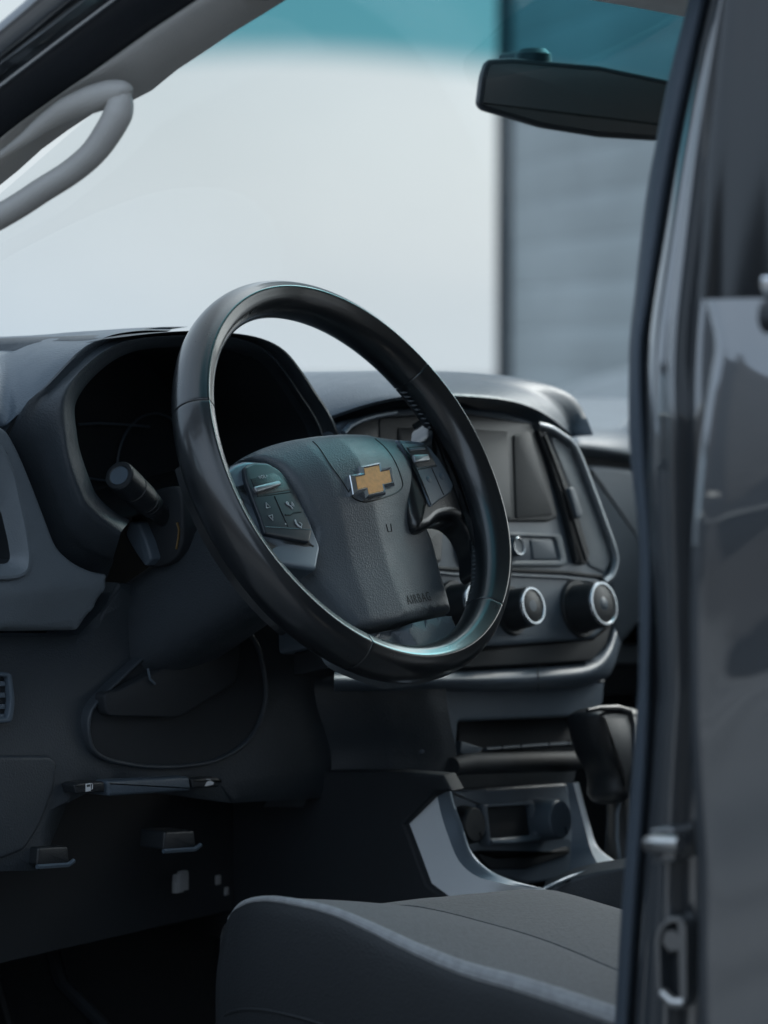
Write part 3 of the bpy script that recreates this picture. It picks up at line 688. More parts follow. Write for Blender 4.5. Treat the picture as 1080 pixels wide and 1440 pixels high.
# ------------------------------------------------------------------ centre stack
QF = Fr((.02, .10, 1.10), (1, 0, 0), (0, math.sin(R_(13)), math.cos(R_(13))))
q = lambda L, h=0.0: QF.pts(L, h)
sm = lambda L, k=4: spline([V(p) for p in L], k, True)
m = MB(); m.slab(QF, fillet(q([(455, 612), (480, 592), (560, 574), (640, 570), (710, 577), (752, 592), (800, 628), (836, 700), (861, 765), (866, 790), (858, 815), (856, 880), (838, 898), (698, 908), (600, 908), (460, 905)]), .006), -.06, .0, 'stack', .005, 4)
CS = m.build('centre_stack', T, 40)
m = MB(); m.slab(QF, fillet(q([(530, 588), (640, 580), (745, 596), (764, 655), (782, 728), (770, 734), (600, 734), (530, 732)]), .004), -.01, .003, 'black', .002, 3); m.build('screen_surround', CS)
m = MB(); m.slab(QF, fillet(q([(560, 601), (640, 602), (714, 607), (719, 729), (600, 731), (560, 731)], .004), .002), .0, .0042, 'screen', .0008, 2); m.build('touchscreen', CS)
m = MB(); m.slab(QF, fillet(q([(722, 612), (746, 607), (778, 724), (726, 729)], .004), .003), .0, .0046, 'black', .001, 2); m.build('screen_buttons', CS)
# right-hand vertical vent with its moulded bright frame
m = MB(); fr_ = q([(757, 597), (776, 603), (792, 613), (804, 622), (815, 640), (838, 700), (852, 738), (862, 765), (867, 788), (862, 808), (851, 819)], .006)
m.tube([QF.at(p.x, p.y, .004) for p in spline([V(x) for x in fr_], 5)], .0044, 'frame', 12); m.build('stack_frame', CS)
m = MB(); m.slab(QF, fillet(q([(770, 606), (800, 625), (834, 702), (858, 766), (862, 788), (850, 806), (828, 796), (806, 700)], .002), .004), -.01, .002, 'panel', .003, 4)
m.slab(QF, fillet(q([(754, 604), (768, 609), (784, 645), (803, 690), (829, 778), (826, 793), (809, 792), (792, 720), (770, 648)], .004), .003), -.01, .0042, 'void', .001, 2)
m.tube([QF.px3(u, v, .0075) for u, v in ((765, 612), (780, 652), (797, 700), (812, 750), (824, 788))], .0022, 'black', 8)
m.tube([QF.px3(u, v, .0055) for u, v in ((757, 606), (772, 646), (790, 700), (803, 750), (811, 788))], .0018, 'black', 8); m.build('side_vent', CS)
m = MB(); m.slab(QF, fillet(q([(800, 686), (808, 684), (820, 722), (818, 728), (811, 728)], .012), .003), .0, .012, 'padgrey', .002, 3); m.build('vent_tab', CS)
m = MB(); m.tube([QF.px3(u, v, .005) for u, v in ((483, 609), (492, 599), (508, 591), (528, 585), (556, 580))], .0028, 'trim', 10)
m.slab(QF, fillet(q([(488, 608), (510, 593), (556, 583), (556, 640), (488, 660)], .001), .004), -.01, .002, 'black', .001, 2); m.build('side_vent', CS)
m = MB(); m.slab(QF, fillet(q([(600, 700), (606, 735), (622, 742), (619, 790), (600, 795), (560, 800), (560, 700)]), .003), -.01, .002, 'black', .002, 3); m.build('stack_bracket', CS)
# key strip with the hazard button
o_ = fillet(q([(636, 746), (786, 752), (795, 792), (790, 797), (646, 797), (640, 780)]), .003); i_ = fillet(q([(646, 753), (778, 757), (786, 789), (654, 790)]), .003)
m = MB(); m.ring(QF, o_, i_, -.004, .0035, 'panel', .0015, 3, -.004, 80); m.slab(QF, i_, -.006, .0008, 'stack', .0005, 2); KS = m.build('key_strip', CS)
for L_ in ([(650, 757), (684, 757), (690, 787), (657, 787)], [(690, 757), (715, 758), (719, 788), (695, 787)], [(744, 759), (774, 760), (780, 787), (748, 787)]):
    m = MB(); m.slab(QF, fillet(q(L_), .002), -.002, .0024, 'padgrey', .001, 3); m.build('key', CS)
m = MB(); c = QF.px(730, 768, .008); m.lathe(QF.at(c[0], c[1], 0), QF.n, [(.010, 0), (.010, .007), (.0092, .0082), (.0080, .0083), (.0072, .0076), (0, .0072)], 'padgrey', 28); m.lathe(QF.at(c[0], c[1], 0), QF.n, [(.0086, .0078), (.0092, .0086), (.0084, .009), (.0078, .0082)], 'satin', 28) if 0 else m.tube([QF.at(c[0]+.0086*math.cos(t), c[1]+.0086*math.sin(t), .0082) for t in [k*math.pi/14 for k in range(28)]], .0007, 'satin', 8, True); m.build('hazard_button', CS)
m = MB(); m.tube([QF.px3(u, v, .0005) for u, v in ((590, 797), (640, 801), (720, 802), (790, 805), (846, 811))], .0022, 'void', 8)
m.tube([QF.px3(u, v, .0012) for u, v in ((590, 803), (640, 808), (720, 809), (790, 812), (840, 818))], .0016, 'stack', 8); m.build('panel_groove', CS)
for (u, v, r, h) in ((673, 846, .0198, .030), (751, 851.5, .0192, .030), (850.5, 848.5, .0232, .034)):
    c = QF.px(u, v, h); o = QF.at(c[0], c[1], 0)
    m = MB(); m.lathe(o, QF.n, [(r*1.32, -.002), (r*1.32, .002), (r*1.26, .004), (r*1.12, .004), (r*1.08, .007), (r*1.03, h-.006), (r*.98, h-.002), (r*.90, h-.001), (0, h-.001)], 'black', 44); DI = m.build('climate_dial', CS, 40)
    m = MB(); m.lathe(o, QF.n, [(r*1.00, h-.004), (r*1.0, h-.0012), (r*.96, h), (r*.88, h), (r*.84, h-.001), (r*.84, h-.003)], 'satin', 44); m.lathe(o, QF.n, [(r*.84, h-.002), (r*.82, h-.0012), (r*.62, h-.0010), (r*.60, h-.0018), (r*.34, h-.0018), (r*.30, h-.0010), (0, h-.0008)], 'padgrey', 40); m.build('dial_face', CS, 40)
# dark slot and the rounded lip under the dials
m = MB(); m.slab(QF, fillet(q([(470, 906), (600, 908), (700, 907), (838, 897), (858, 872), (864, 880), (858, 905), (838, 928), (665, 938), (470, 938)]), .002), -.05, -.004, 'void', .002, 3); m.build('stack_slot', CS)
rows = []
for t_, y in ((0, .118), (.12, .098), (.5, .088), (.85, .098), (1, .125)):
    up = [(470, 942), (600, 941), (665, 939), (760, 934), (832, 926), (856, 903), (863, 878)]; dn = [(470, 972), (600, 972), (690, 974), (770, 972), (826, 966), (858, 948), (873, 905)]
    rows.append([P(a[0]+(b[0]-a[0])*t_, a[1]+(b[1]-a[1])*t_, y=y+(.03 if i == 6 else .01 if i == 5 else 0)) for i, (a, b) in enumerate(zip(up, dn))])
m = MB(); m.patch(rows, 'stack', 4, 4)
m.tube([P(756, 936, y=.0925), P(757, 953, y=.0872), P(757, 971, y=.097)], .0005, 'blackprint', 5); m.build('stack_lip', CS, 60)

# ------------------------------------------------------------------ passenger side of the dash
m = MB()
rows = [[P(780, 560, y=.9), P(840, 560, y=.9), P(900, 562, y=.9), P(990, 565, y=.9)], pts3([(800, 596, .50), (840, 597, .50), (890, 599, .50), (985, 605, .50)]), pts3([(806, 606, .38), (840, 608, .38), (890, 613, .38), (985, 622, .38)]), pts3([(812, 626, .34), (840, 629, .34), (890, 637, .34), (985, 650, .34)]), pts3([(818, 641, .36), (845, 643, .36), (890, 648, .36), (985, 662, .36)])]
m.patch(rows, 'panel', 4, 4, .01, (0, 1, -.2))
PD = m.build('passenger_dash', DB, 60)
GF = Fr((.4, .345, 1.15), (1, 0, 0), (0, 0, 1))
m = MB(); m.slab(GF, GF.pts([(812, 632), (990, 650), (990, 672), (820, 656)]), -.06, -.02, 'void', .002, 2)
m.slab(GF, fillet(GF.pts([(826, 656), (850, 656), (990, 672), (1000, 900), (899, 880), (872, 910), (850, 760)]), .004), -.05, .0, 'panel', .006, 5)
m.slab(GF, GF.pts([(862, 880), (1000, 880), (1000, 980), (850, 980)]), -.06, -.03, 'void', .002, 2)
m.slab(GF, GF.pts([(862, 907), (1000, 905), (1000, 934), (856, 936)]), -.05, -.02, 'panel', .004, 3); m.build('glove_box', DB)

# ------------------------------------------------------------------ lower console
CF2 = Fr((-.02, .105, .95), (1, 0, 0), (0, math.sin(R_(8)), math.cos(R_(8))))
k_ = lambda L, h=0.0: CF2.pts(L, h)
XC = Fr((-.168, .1, .9), (0, -1, 0), (0, 0, 1))
m = MB()
# footwell side of the console
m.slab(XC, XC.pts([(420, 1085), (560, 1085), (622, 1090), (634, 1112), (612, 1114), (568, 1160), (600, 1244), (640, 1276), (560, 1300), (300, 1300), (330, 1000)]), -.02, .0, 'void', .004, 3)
m.slab(CF2, fillet(k_([(598, 958), (700, 962), (813, 958), (856, 954), (853, 990), (845, 1006), (822, 1007), (650, 1014), (646, 1064), (598, 1060)]), .004), -.05, -.004, 'stack', .004, 4)
m.patch([[P(u+du, v, y=y+dy) for u, y in ((380, .235), (440, .205), (500, .165), (556, .125), (600, .104), (628, .100))] for v, du, dy in ((935, -6, .03), (955, -2, .004), (985, 0, 0), (1020, 6, 0), (1060, 14, .002), (1105, 8, .006), (1135, -10, .02))], 'dashdark', 4, 4)
m.slab(CF2, k_([(640, 1060), (836, 1058), (830, 1104), (797, 1102), (634, 1113), (625, 1100)]), -.06, -.02, 'dashdark', .003, 3)
CN = m.build('console', T, 40)
m = MB(); m.slab(CF2, k_([(646, 1013), (823, 1005), (832, 1064), (645, 1064)], -.03), -.06, -.03, 'void', .002, 2)
m.slab(CF2, k_([(672, 1054), (824, 1044), (826, 1062), (664, 1064)], -.012), -.05, -.012, 'black', .003, 3)
m.tube([CF2.px3(u, v, -.010) for u, v in ((683, 1053.5), (740, 1049.5), (822, 1044))], .0018, 'padgrey', 8)
for u in (706, 733, 772, 800): m.tube([CF2.px3(u, 1052-.07*(u-700)-4, -.009), CF2.px3(u, 1052-.07*(u-700)+4, -.009)], .0012, 'void', 6)
m.slab(CF2, k_([(649, 1042), (682, 1053), (664, 1062), (648, 1060)], -.012), -.03, -.012, 'padgrey', .001, 2); m.build('storage_slot', CN)
m = MB(); m.tube([CF2.px3(u, v, .006) for u, v in ((636, 1078), (660, 1074), (740, 1072), (800, 1071), (830, 1068), (842, 1064))], [.009, .0105, .0105, .0105, .010, .007], 'void', 16); m.build('storage_lip', CN)
m = MB(); m.slab(CF2, fillet(k_([(634, 1112), (720, 1106), (798, 1101), (830, 1165), (840, 1200), (800, 1236), (740, 1244), (690, 1228), (655, 1190)], -.01), .004), -.05, -.010, 'stack', .004, 3); m.build('socket_panel', CN)
m = MB(); m.slab(CF2, fillet(k_([(668, 1196), (700, 1206), (760, 1202), (800, 1190), (803, 1200), (760, 1215), (740, 1222), (690, 1222)], -.006), .003), -.02, -.006, 'void', .002, 2); m.build('socket_shelf', CN)
m = MB(); m.ring(CF2, fillet(k_([(679, 1131), (752, 1126), (762, 1184), (688, 1190)]), .003), fillet(k_([(687, 1135), (748, 1131), (755, 1174), (691, 1179)]), .003), -.012, .0, 'stack', .003, 3, -.012, 70); m.slab(CF2, k_([(687, 1135), (748, 1131), (755, 1174), (691, 1179)]), -.02, -.008, 'void', .001, 2)
m.tube([CF2.px3(u, v, .0005) for u, v in ((690, 1184), (722, 1184), (758, 1179))], .0022, 'trim', 8); m.build('socket_tray', CN)
for u, v, r, h in ((669, 1160, .0175, .006), (789, 1152, .0200, .018)):
    c = CF2.px(u, v, h); o = CF2.at(c[0], c[1], -.012)
    m = MB(); m.lathe(o, CF2.n, [(r*1.12, 0), (r*1.10, .006), (r*1.02, h+.006), (r*.98, h+.0105), (r*.9, h+.012), (0, h+.0125)], 'padgrey' if u > 700 else 'black', 40)
    m.tube([CF2.at(c[0]+.005, c[1]-r*.45, h+.001), CF2.at(c[0]+.006, c[1]-r*.8, h+.0008)], .0008, 'blackprint', 6); m.build('power_socket_cap', CN)
# silver trim sweeping round the console end
o_ = [P(u, v, x=x) for u, v, x in ((568, 1160, -.160), (577, 1184, -.160), (588, 1210, -.160), (607, 1244, -.160), (635, 1266, -.158), (681, 1268, -.150), (725, 1262, -.125), (768, 1253, -.095))]
r_ = [P(u, v, x=x) for u, v, x in ((614, 1115, -.156), (620, 1143, -.156), (629, 1172, -.156), (645, 1210, -.156), (670, 1232, -.152), (705, 1242, -.142), (735, 1247, -.120), (767, 1251, -.094))]
n2 = [P(u, v, x=x) for u, v, x in ((635, 1113, -.143), (641, 1136, -.143), (650, 1160, -.143), (664, 1199, -.142), (688, 1223, -.138), (716, 1236, -.128), (742, 1244, -.112), (767, 1250, -.092))]
n3 = [p+V((.004, .012, -.004)) for p in n2]
m = MB(); m.patch([o_, r_], 'silver', 4, 5); m.patch([r_, n2, n3], 'trim', 4, 5); m.build('console_trim', CN, 60)
i4 = [P(u, v, x=x) for u, v, x in ((797, 1101, .05), (801, 1130, .05), (804, 1160, .045), (803, 1195, .035), (800, 1233, .0))]
m4 = [P(u, v, x=x) for u, v, x in ((806, 1101, .052), (815, 1135, .053), (823, 1166, .050), (832, 1198, .040), (845, 1222, .015))]
o4 = [P(u, v, x=x) for u, v, x in ((814, 1100, .062), (823, 1135, .064), (830, 1160, .062), (842, 1192, .055), (876, 1218, .03))]
o5 = [p+V((.02, .03, -.01)) for p in o4]
m = MB(); m.patch([i4, m4], 'stack', 4, 5); m.patch([m4, o4, o5], 'silver', 4, 5)  # silver band also paints in the leg's outer highlight
m.tube(spline([P(u, v, x=x) for u, v, x in ((764, 1251, -.094), (786, 1240, -.07), (807, 1231.5, -.04), (840, 1223, -.01), (876, 1217, .02))], 5), .0022, 'trim', 8); m.build('console_trim', CN, 60)
m = MB(); BX = Fr((-.06, 0, .86), (.55, -.83, 0), (0, 0, 1))
m.slab(BX, BX.pts([(764, 1253), (786, 1243), (807, 1234), (840, 1226), (905, 1216), (905, 1330), (780, 1320)]), -.05, 0, 'dashdark', .004, 3); m.build('console_side', CN)
# gear lever
m = MB()
def gear(L_, y): return [P(u, v, y=y) for u, v in L_]
go = spline([V(p) for p in CF2.pts([(821, 1012), (826, 999), (842, 994), (868, 993), (890, 998), (893, 1010), (891, 1045), (889, 1078), (876, 1104), (866, 1130), (850, 1120), (848, 1090), (832, 1058)], .07)], 4, True)
if area2(go) < 0: go.reverse()
m.loops([[CF2.at(p.x, p.y, h) for p in lp] for lp, h in ((inset2(go, .006), .045), (inset2(go, .002), .049), (go, .056), (go, .072), (inset2(go, .0015), .080), (inset2(go, .005), .086), (inset2(go, .010), .089))], 'black')
GL = m.build('gear_lever', T, 50)
m = MB(); m.tube([CF2.px3(u, v, .088) for u, v in ((826, 999), (842, 996), (868, 996), (884, 1001), (889, 1020), (890, 1050), (889, 1076))], [.002, .003, .004, .004, .0035, .003, .002], 'black', 10); m.build('knob_trim', GL)
m = MB(); m.tube([CF2.px3(u, v, .055) for u, v in ((868, 1100), (872, 1150), (878, 1215))], [.012, .014, .022], 'black', 16)
m.tube([CF2.px3(u, v, .07) for u, v in ((888, 1080), (874, 1110), (868, 1145), (868, 1180), (873, 1215))], .002, 'padgrey', 8); m.build('lever_boot', GL)

# ------------------------------------------------------------------ driver's seat
pp = [P(u, v, x=x) for u, v, x in ((323, 1292, -.575), (341, 1271, -.590), (372, 1264, -.600), (411, 1268, -.606), (467, 1281, -.611), (522, 1304, -.615), (578, 1331, -.618), (656, 1363, -.622), (744, 1388, -.626), (861, 1427, -.63), (1010, 1480, -.635))]
sz = [P(u, v, z=z) for u, v, z in ((480, 1290, .885), (500, 1278, .893), (540, 1275, .895), (578, 1274, .895), (630, 1283, .895), (689, 1298.5, .895), (730, 1310, .895), (772, 1324, .895), (815, 1341, .895), (867, 1363, .895), (1010, 1420, .895))]
iz = [P(u, v, z=z) for u, v, z in ((620, 1285, .865), (644, 1268, .875), (700, 1261, .878), (730, 1256, .880), (768, 1251, .880), (800, 1257, .88), (835, 1267, .88), (875, 1279, .88), (915, 1290, .88), (960, 1302, .88), (1080, 1340, .88))]
mid1 = [a.lerp(b, .5)+V((0, 0, .002)) for a, b in zip(pp, sz)]; q1 = [a.lerp(b, .10)+V((0, 0, .001)) for a, b in zip(pp, sz)]
sz2 = [p+V((.004, 0, -.004)) for p in sz]; sz0 = [p+V((-.004, 0, .0005)) for p in sz]; sz3 = [p+V((.012, 0, .0006)) for p in sz]
fin = [p+V((.03, 0, -.05)) for p in iz]
def front(row):
    p = row[0]; return [p+V((0, .012, -.06))]+[p+V((0, .010, -.015))]+row
m = MB(); m.patch([front(r) for r in (pp, q1, mid1, sz0, sz2, sz3, iz, fin)], 'seat', 4, 4)
SE = m.build('driver_seat', T, 60)
m = MB(); wv = [.0018, .002, .0024, .003, .0036, .0043, .0051, .006, .0066, .007, .007]
m.tube(spline(pp, 5), [lerp_tab([(i, x) for i, x in enumerate(wv)], j/5) for j in range(len(wv)*5-4)], 'piping', 10); m.build('piping', SE)
def side(dx, dz, dy=0): return [p+V((dx, dy+(.012 if i == 0 else .006 if i == 1 else 0)*(.3 if dz < -.03 else 0), dz)) for i, p in enumerate(pp)]
rows = [side(0, 0), side(-.007, -.012), side(-.012, -.045), side(-.013, -.085), side(-.010, -.14), side(-.010, -.30)]
inn = [[r[0]+V((.25, .02, -.045))]+[r[0]+V((.05, .010, -.012))]+r for r in rows]
m = MB(); m.patch(inn, 'seatside', 4, 4); m.tube(spline(rows[3], 4), .0015, 'seatside', 6); m.build('seat_side', SE, 60)
bk0 = V((-.41, -.95, .86))
m = MB(); bx = Fr((-.40, -.88, 1.18), (1, 0, 0), (0, -.28, .96)); m.slab(bx, fillet([(-.21, -.32), (.21, -.32), (.19, .30), (-.19, .30)], .07, 6), -.10, .02, 'seat', .05, 6); m.build('backrest', SE)
# pedals and the loose pale connector in the footwell
for x, y, z, hx, hz in ((-.31, .32, .68, .035, .025), (-.26, .44, .58, .024, .055)):
    pf = Fr((x, y, z), (1, 0, 0), (0, .5, .86)); m = MB(); m.slab(pf, fillet([(-hx, -hz), (hx, -hz), (hx, hz), (-hx, hz)], .008), -.012, .0, 'void', .003, 3)
    m.tube([pf.at(0, hz*.5, -.012), pf.at(0, .10, -.06), pf.at(0, .32, -.03)], .008, 'black', 8); m.build('pedal', T)

# ------------------------------------------------------------------ cab shell
def PP(u, v, off=0.0):
    return P(u, v, x=max(-.765, -.655-.08*(340-u)/340)-off)
def strip(E0, E1, prof_, m_, name, par, k=5, n=9, col=None):
    """raised strip between two traced edges; prof_ = [(fraction across, lift)]"""
    a, b = spline(E0, k), spline(E1, k); nn = V((-.80, -.45, .25)).normalized()
    q = max(len(a), len(b)); a = resample_open(a, 40); b = resample_open(b, 40)
    rows = [[p.lerp(r, f)+nn*l for p, r in zip(a, b)] for f, l in prof_]
    m = MB(); m.patch(rows, m_, 3, 1, .012, -nn); return m.build(name, par, 50)
def resample_open(p, n):
    L = [0]
    for a, b in zip(p, p[1:]): L.append(L[-1]+(b-a).length)
    out = []; j = 0
    for i in range(n):
        s = L[-1]*i/(n-1)
        while j < len(p)-2 and L[j+1] < s: j += 1
        out.append(p[j].lerp(p[j+1], (s-L[j])/max(1e-9, L[j+1]-L[j])))
    return out
E5 = [PP(u, v, .05) for u, v in ((-640, 480), (-180, 170), (0, 27), (25, 6), (75, -40), (300, -220))]
E4 = [PP(u, v, .05) for u, v in ((-640, 524), (-180, 212), (0, 76), (45, 38), (93, 0), (350, -210))]
E3 = [PP(u, v, .035) for u, v in ((-640, 550), (-180, 238), (0, 102), (67, 51), (134, 0), (400, -200))]
E2 = [PP(u, v, .015) for u, v in ((-640, 570), (-180, 257), (0, 121), (80, 60), (160, 0), (420, -195))]
E1 = [PP(u, v, .0) for u, v in ((-640, 650), (-180, 330), (0, 190), (100, 118), (190, 52), (268, 0), (520, -165))]
E0 = [PP(u, v, -.02) for u, v in ((-640, 705), (-180, 372), (0, 234), (39, 199), (82, 167), (120, 142), (183, 125), (194, 115), (206, 107), (233, 84), (272, 58), (334, 16), (362, 0), (560, -125))]
AP = strip(E5, E4, [(0, -.02), (.08, 0), (.5, .004), (.92, 0), (1, -.004)], 'paint', 'front_pillar', T)
strip(E4, E3, [(0, -.022), (.1, -.016), (.5, -.002), (.9, .012), (1, .004)], 'jamb', 'pillar_flange', AP)
strip(E3, E2, [(0, -.004), (.3, -.006), (.7, -.006), (.9, .003), (1, .003)], 'jamb', 'pillar_channel', AP)
strip(E2, E1, [(0, -.006), (.06, .006), (.3, .014), (.6, .014), (.92, .004), (1, -.01)], 'rubber', 'door_seal', AP)
strip(E1, E0, [(0, -.012), (.05, -.002), (.35, .008), (.7, .006), (.95, -.004), (1, -.014)], 'pillar', 'pillar_trim', AP)
m = MB(); m.tube(spline([PP(u, v, .034) for u, v in ((-640, 569), (-180, 256), (0, 120), (80, 59), (160, -1), (420, -196))], 4), .0018, 'satin', 8); m.build('seal_lip', AP)
# grab handle and its foot
HPX = [(166, 130, .010), (169, 142, .017), (166, 160, .020), (152, 186, .0195), (130, 216, .0185), (98, 243, .018), (60, 267, .018), (20, 293, .018), (-30, 320, .018), (-90, 345, .019), (-140, 340, .02), (-165, 318, .02)]
path = [PP(u, v, .012) for u, v, r in HPX]; rad = [r*.64 for u, v, r in HPX]
m = MB(); m.tube(spline(path, 5), [lerp_tab([(i, x) for i, x in enumerate(rad)], j/5) for j in range(len(rad)*5-4)], 'pillar', 16, flat=.8, up=(0, .4, .9))
GH = m.build('grab_handle', T, 60)
fp = [PP(u, v, .010) for u, v in ((-10, 226), (30, 198), (62, 173), (95, 153), (128, 140), (155, 132), (174, 130), (182, 134))]
m = MB(); m.tube(spline(fp, 5), [lerp_tab([(0, .003), (1, .0055), (2, .0085), (3, .0115), (4, .0135), (5, .0135), (6, .0115), (7, .006)], j/5) for j in range(36)], 'pillar', 18, flat=.75, up=(0, .4, .9))
m.build('handle_foot', GH)

# windscreen, header, roof, mirror
def ws(x, t):      # t 0 top .. 1 cowl
    top = V((x, -.055-.22*x*x, 1.690-.10*x*x)); bot = V((x*1.19, .90-.80*x*x, 1.17))
    p = top.lerp(bot, t); return p+V((0, .45, .8)).normalized()*(.045*math.sin(math.pi*t)*max(0, 1-(x/.63)**2))
m = MB(); nx, ny = 24, 24; vs = []; fs = []
for j in range(ny+1):
    for i in range(nx+1): vs.append(ws(-.640+1.27*i/nx, j/ny))
for j in range(ny):
    for i in range(nx): q0 = j*(nx+1)+i; fs.append([q0, q0+1, q0+nx+2, q0+nx+1])
m.add(vs, fs, 'windscreen'); WS = m.build('windscreen', T, 80)
uv = WS.data.uv_layers.new(name='UVMap')
for lp in WS.data.loops: uv.data[lp.index].uv = ((lp.vertex_index % (nx+1))/nx, (lp.vertex_index//(nx+1))/ny)
m = MB()
def rail(pts, r, mt, name, par, flat=1.0): m = MB(); m.tube(spline(pts, 5), r, mt, 12, flat=flat); return m.build(name, par)
rail([ws(.64, t)+V((.01, 0, -.01)) for t in (-.03, .25, .5, .75, 1.0)], .035, 'pillar', 'front_pillar', T)
rail([ws(x, 1.02)+V((0, 0, -.01)) for x in (-.66, -.3, 0, .3, .66)], .03, 'black', 'cowl', T)
hd = [[ws(x, .0)+V((0, -.01, -.006)) for x in (-.62, -.35, -.1, .1, .35, .62)], [V((x, -.16-.2*x*x, 1.690-.05*x*x)) for x in (-.62, -.35, -.1, .1, .35, .62)], [V((x, -.5, 1.71-.08*x*x)) for x in (-.62, -.35, -.1, .1, .35, .62)], [V((x, -1.7, 1.70-.08*x*x)) for x in (-.62, -.35, -.1, .1, .35, .62)]]
m = MB(); m.patch(hd, 'headliner', 4, 4, .05, (0, 0, 1)); RF = m.build('roof_lining', T, 50)
hd2 = [[p+V((0, .01 if i == 0 else 0, .055)) for p in r] for i, r in enumerate(hd)]
m = MB(); m.patch(hd2, 'paint', 4, 4, .02, (0, 0, 1)); m.build('roof', T, 50)
m = MB(); m.tube([V((-.63, -.10, 1.665)), V((-.65, -.45, 1.695)), V((-.66, -.85, 1.70)), V((-.66, -1.7, 1.68))], .045, 'jamb', 12); m.build('roof_rail', T)
m = MB(); m.tube([V((.64, -.10, 1.665)), V((.66, -.45, 1.695)), V((.67, -.85, 1.70)), V((.66, -1.7, 1.68))], .045, 'pillar', 12); m.build('roof_rail', T)
mn = V((-.42, -.70, -.10)).normalized(); mo = P(806, 138, x=.045)
MFr = Fr(mo, V((0, 0, 1)).cross(mn)*1, V((0, 0, 1)))
if MFr.n.dot(mn) < 0: MFr = Fr(mo, mn.cross(V((0, 0, 1))), V((0, 0, 1)))
mo_ = fillet(MFr.pts([(685, 83), (721, 81), (844, 92), (941, 112), (1000, 130), (1004, 190), (925, 198), (844, 193), (762, 180), (679, 155), (672, 146), (677, 106)]), .006)
if area2(mo_) < 0: mo_ = mo_[::-1]
m = MB(); m.loops([[MFr.at(p.x, p.y, h) for p in lp] for lp, h in ((inset2(mo_, .02), -.035), (inset2(mo_, .008), -.026), (inset2(mo_, .001), -.010), (mo_, -.003), (inset2(mo_, .0012), .0), (inset2(mo_, .0045), .0008), (inset2(mo_, .0055), -.0008))], 'black')
MR = m.build('rear_view_mirror', T, 40)
m = MB(); gi = inset2(mo_, .0052); m.slab(MFr, gi, -.002, .0004, 'mirrorglass', .0005, 2); m.build('mirror_glass', MR)
m = MB(); st0 = MFr.px3(748, 84, -.03); m.tube([st0, st0+V((.012, .012, .004)), st0+V((.02, .05, .004))], [.008, .008, .008], 'black', 14); m.lathe(MFr.px3(750, 78, -.02), (0, 0, 1), [(.019, -.012), (.018, .001), (.013, .006), (0, .008)], 'black', 24); m.build('mirror_stem', MR)

# ------------------------------------------------------------------ rear edge of the door opening
sealL = [(975, -60), (968, 0), (957, 43), (940, 110), (923, 197), (907, 283), (892, 417), (885, 480), (884, 540), (884, 600), (888, 663), (895, 722), (899, 780), (899, 830), (898, 960), (894, 1010), (890, 1073), (880, 1200), (873, 1287), (867, 1393), (864, 1440), (860, 1520), (850, 2150)]
sealR = [(1003, -60), (995, 0), (984, 50), (971, 110), (953, 197), (938, 283), (918, 417), (908, 480), (907, 540), (910, 600), (914, 663), (918, 722), (921, 780), (922, 830), (918, 960), (917, 1010), (913, 1090), (904, 1210), (898, 1290), (891, 1393), (888, 1440), (884, 1520), (874, 2150)]
gapR = [(1016, -60), (1007, 0), (996, 50), (983, 110), (965, 197), (950, 283), (928, 417), (920, 480), (917, 540), (918, 600), (918, 663), (920, 722), (922, 780), (928, 830), (934, 960), (930, 1010), (923, 1120), (914, 1230), (909, 1300), (903, 1393), (900, 1440), (896, 1520), (886, 2150)]
jamR = [(1030, -60), (1018, 0), (1011, 50), (1003, 110), (993, 197), (986, 283), (978, 417), (975, 480), (974, 540), (974, 600), (974, 663), (973, 722), (972, 780), (970, 830), (970, 960), (968, 1010), (963, 1090), (962, 1210), (966, 1290), (969, 1393), (970, 1440), (970, 1520), (970, 2150)]
X = lambda L_, x, du=0: [P(u+du, v, x=x-(.03*max(0, (v-0))/1e9)) for u, v in L_]
def tumble(L_, x, du=0):     # side leans inwards above the belt line
    out = []
    for u, v in L_:
        xx = x+(.105*((620-v)/620)**1.7 if v < 620 else 0)
        out.append(P(u+du, v, x=xx))
    return out
m = MB(); m.patch([tumble(sealL, -.690, 3), tumble(sealL, -.708, 0), tumble(sealL, -.722, 3), [a.lerp(b, .55) for a, b in zip(tumble(sealL, -.728), tumble(sealR, -.728))], tumble(sealR, -.722, -2), tumble(sealR, -.712, 1), tumble(sealR, -.70, 4)], 'sealgrey', 4, 3)
BP = m.build('centre_pillar', T, 70)
bpm = MB(); bpm.patch([tumble(sealR, -.716, -2), tumble(gapR, -.716, 3)], 'void', 1, 3); bpm.build('seal_gap', BP, 70)
jl = tumble(gapR, -.728, 0); jr = tumble(jamR, -.770, 45)
rows = [[p+V((.05, .0, 0)) for p in jl], jl, [a.lerp(b, .05)+V((-.008, 0, 0)) for a, b in zip(jl, jr)], [a.lerp(b, .20)+V((-.009, 0, 0)) for a, b in zip(jl, jr)], [a.lerp(b, .33)+V((-.006, 0, 0)) for a, b in zip(jl, jr)],
        [a.lerp(b, .42)+V((-.016, 0, 0)) for a, b in zip(jl, jr)], [a.lerp(b, .50)+V((-.014, 0, 0)) for a, b in zip(jl, jr)], [a.lerp(b, .58)+V((.004, 0, 0)) for a, b in zip(jl, jr)], [a.lerp(b, .80)+V((.008, 0, 0)) for a, b in zip(jl, jr)], jr]
m = MB(); m.patch(rows, 'jamb', 4, 3); m.build('pillar_jamb', BP, 60)
JF = Fr((-.772, -.64, 1.1), (0, -1, 0), (0, 0, 1))
m = MB(); m.tube([JF.px3(912, 1187, .004), JF.px3(926, 1186, .012), JF.px3(956, 1187, .012)], [.005, .0055, .005], 'steel', 14); m.slab(JF, fillet(JF.pts([(914, 1165), (950, 1163), (953, 1212), (916, 1215)]), .004), -.02, .002, 'jamb', .002, 3); m.build('door_striker', BP)
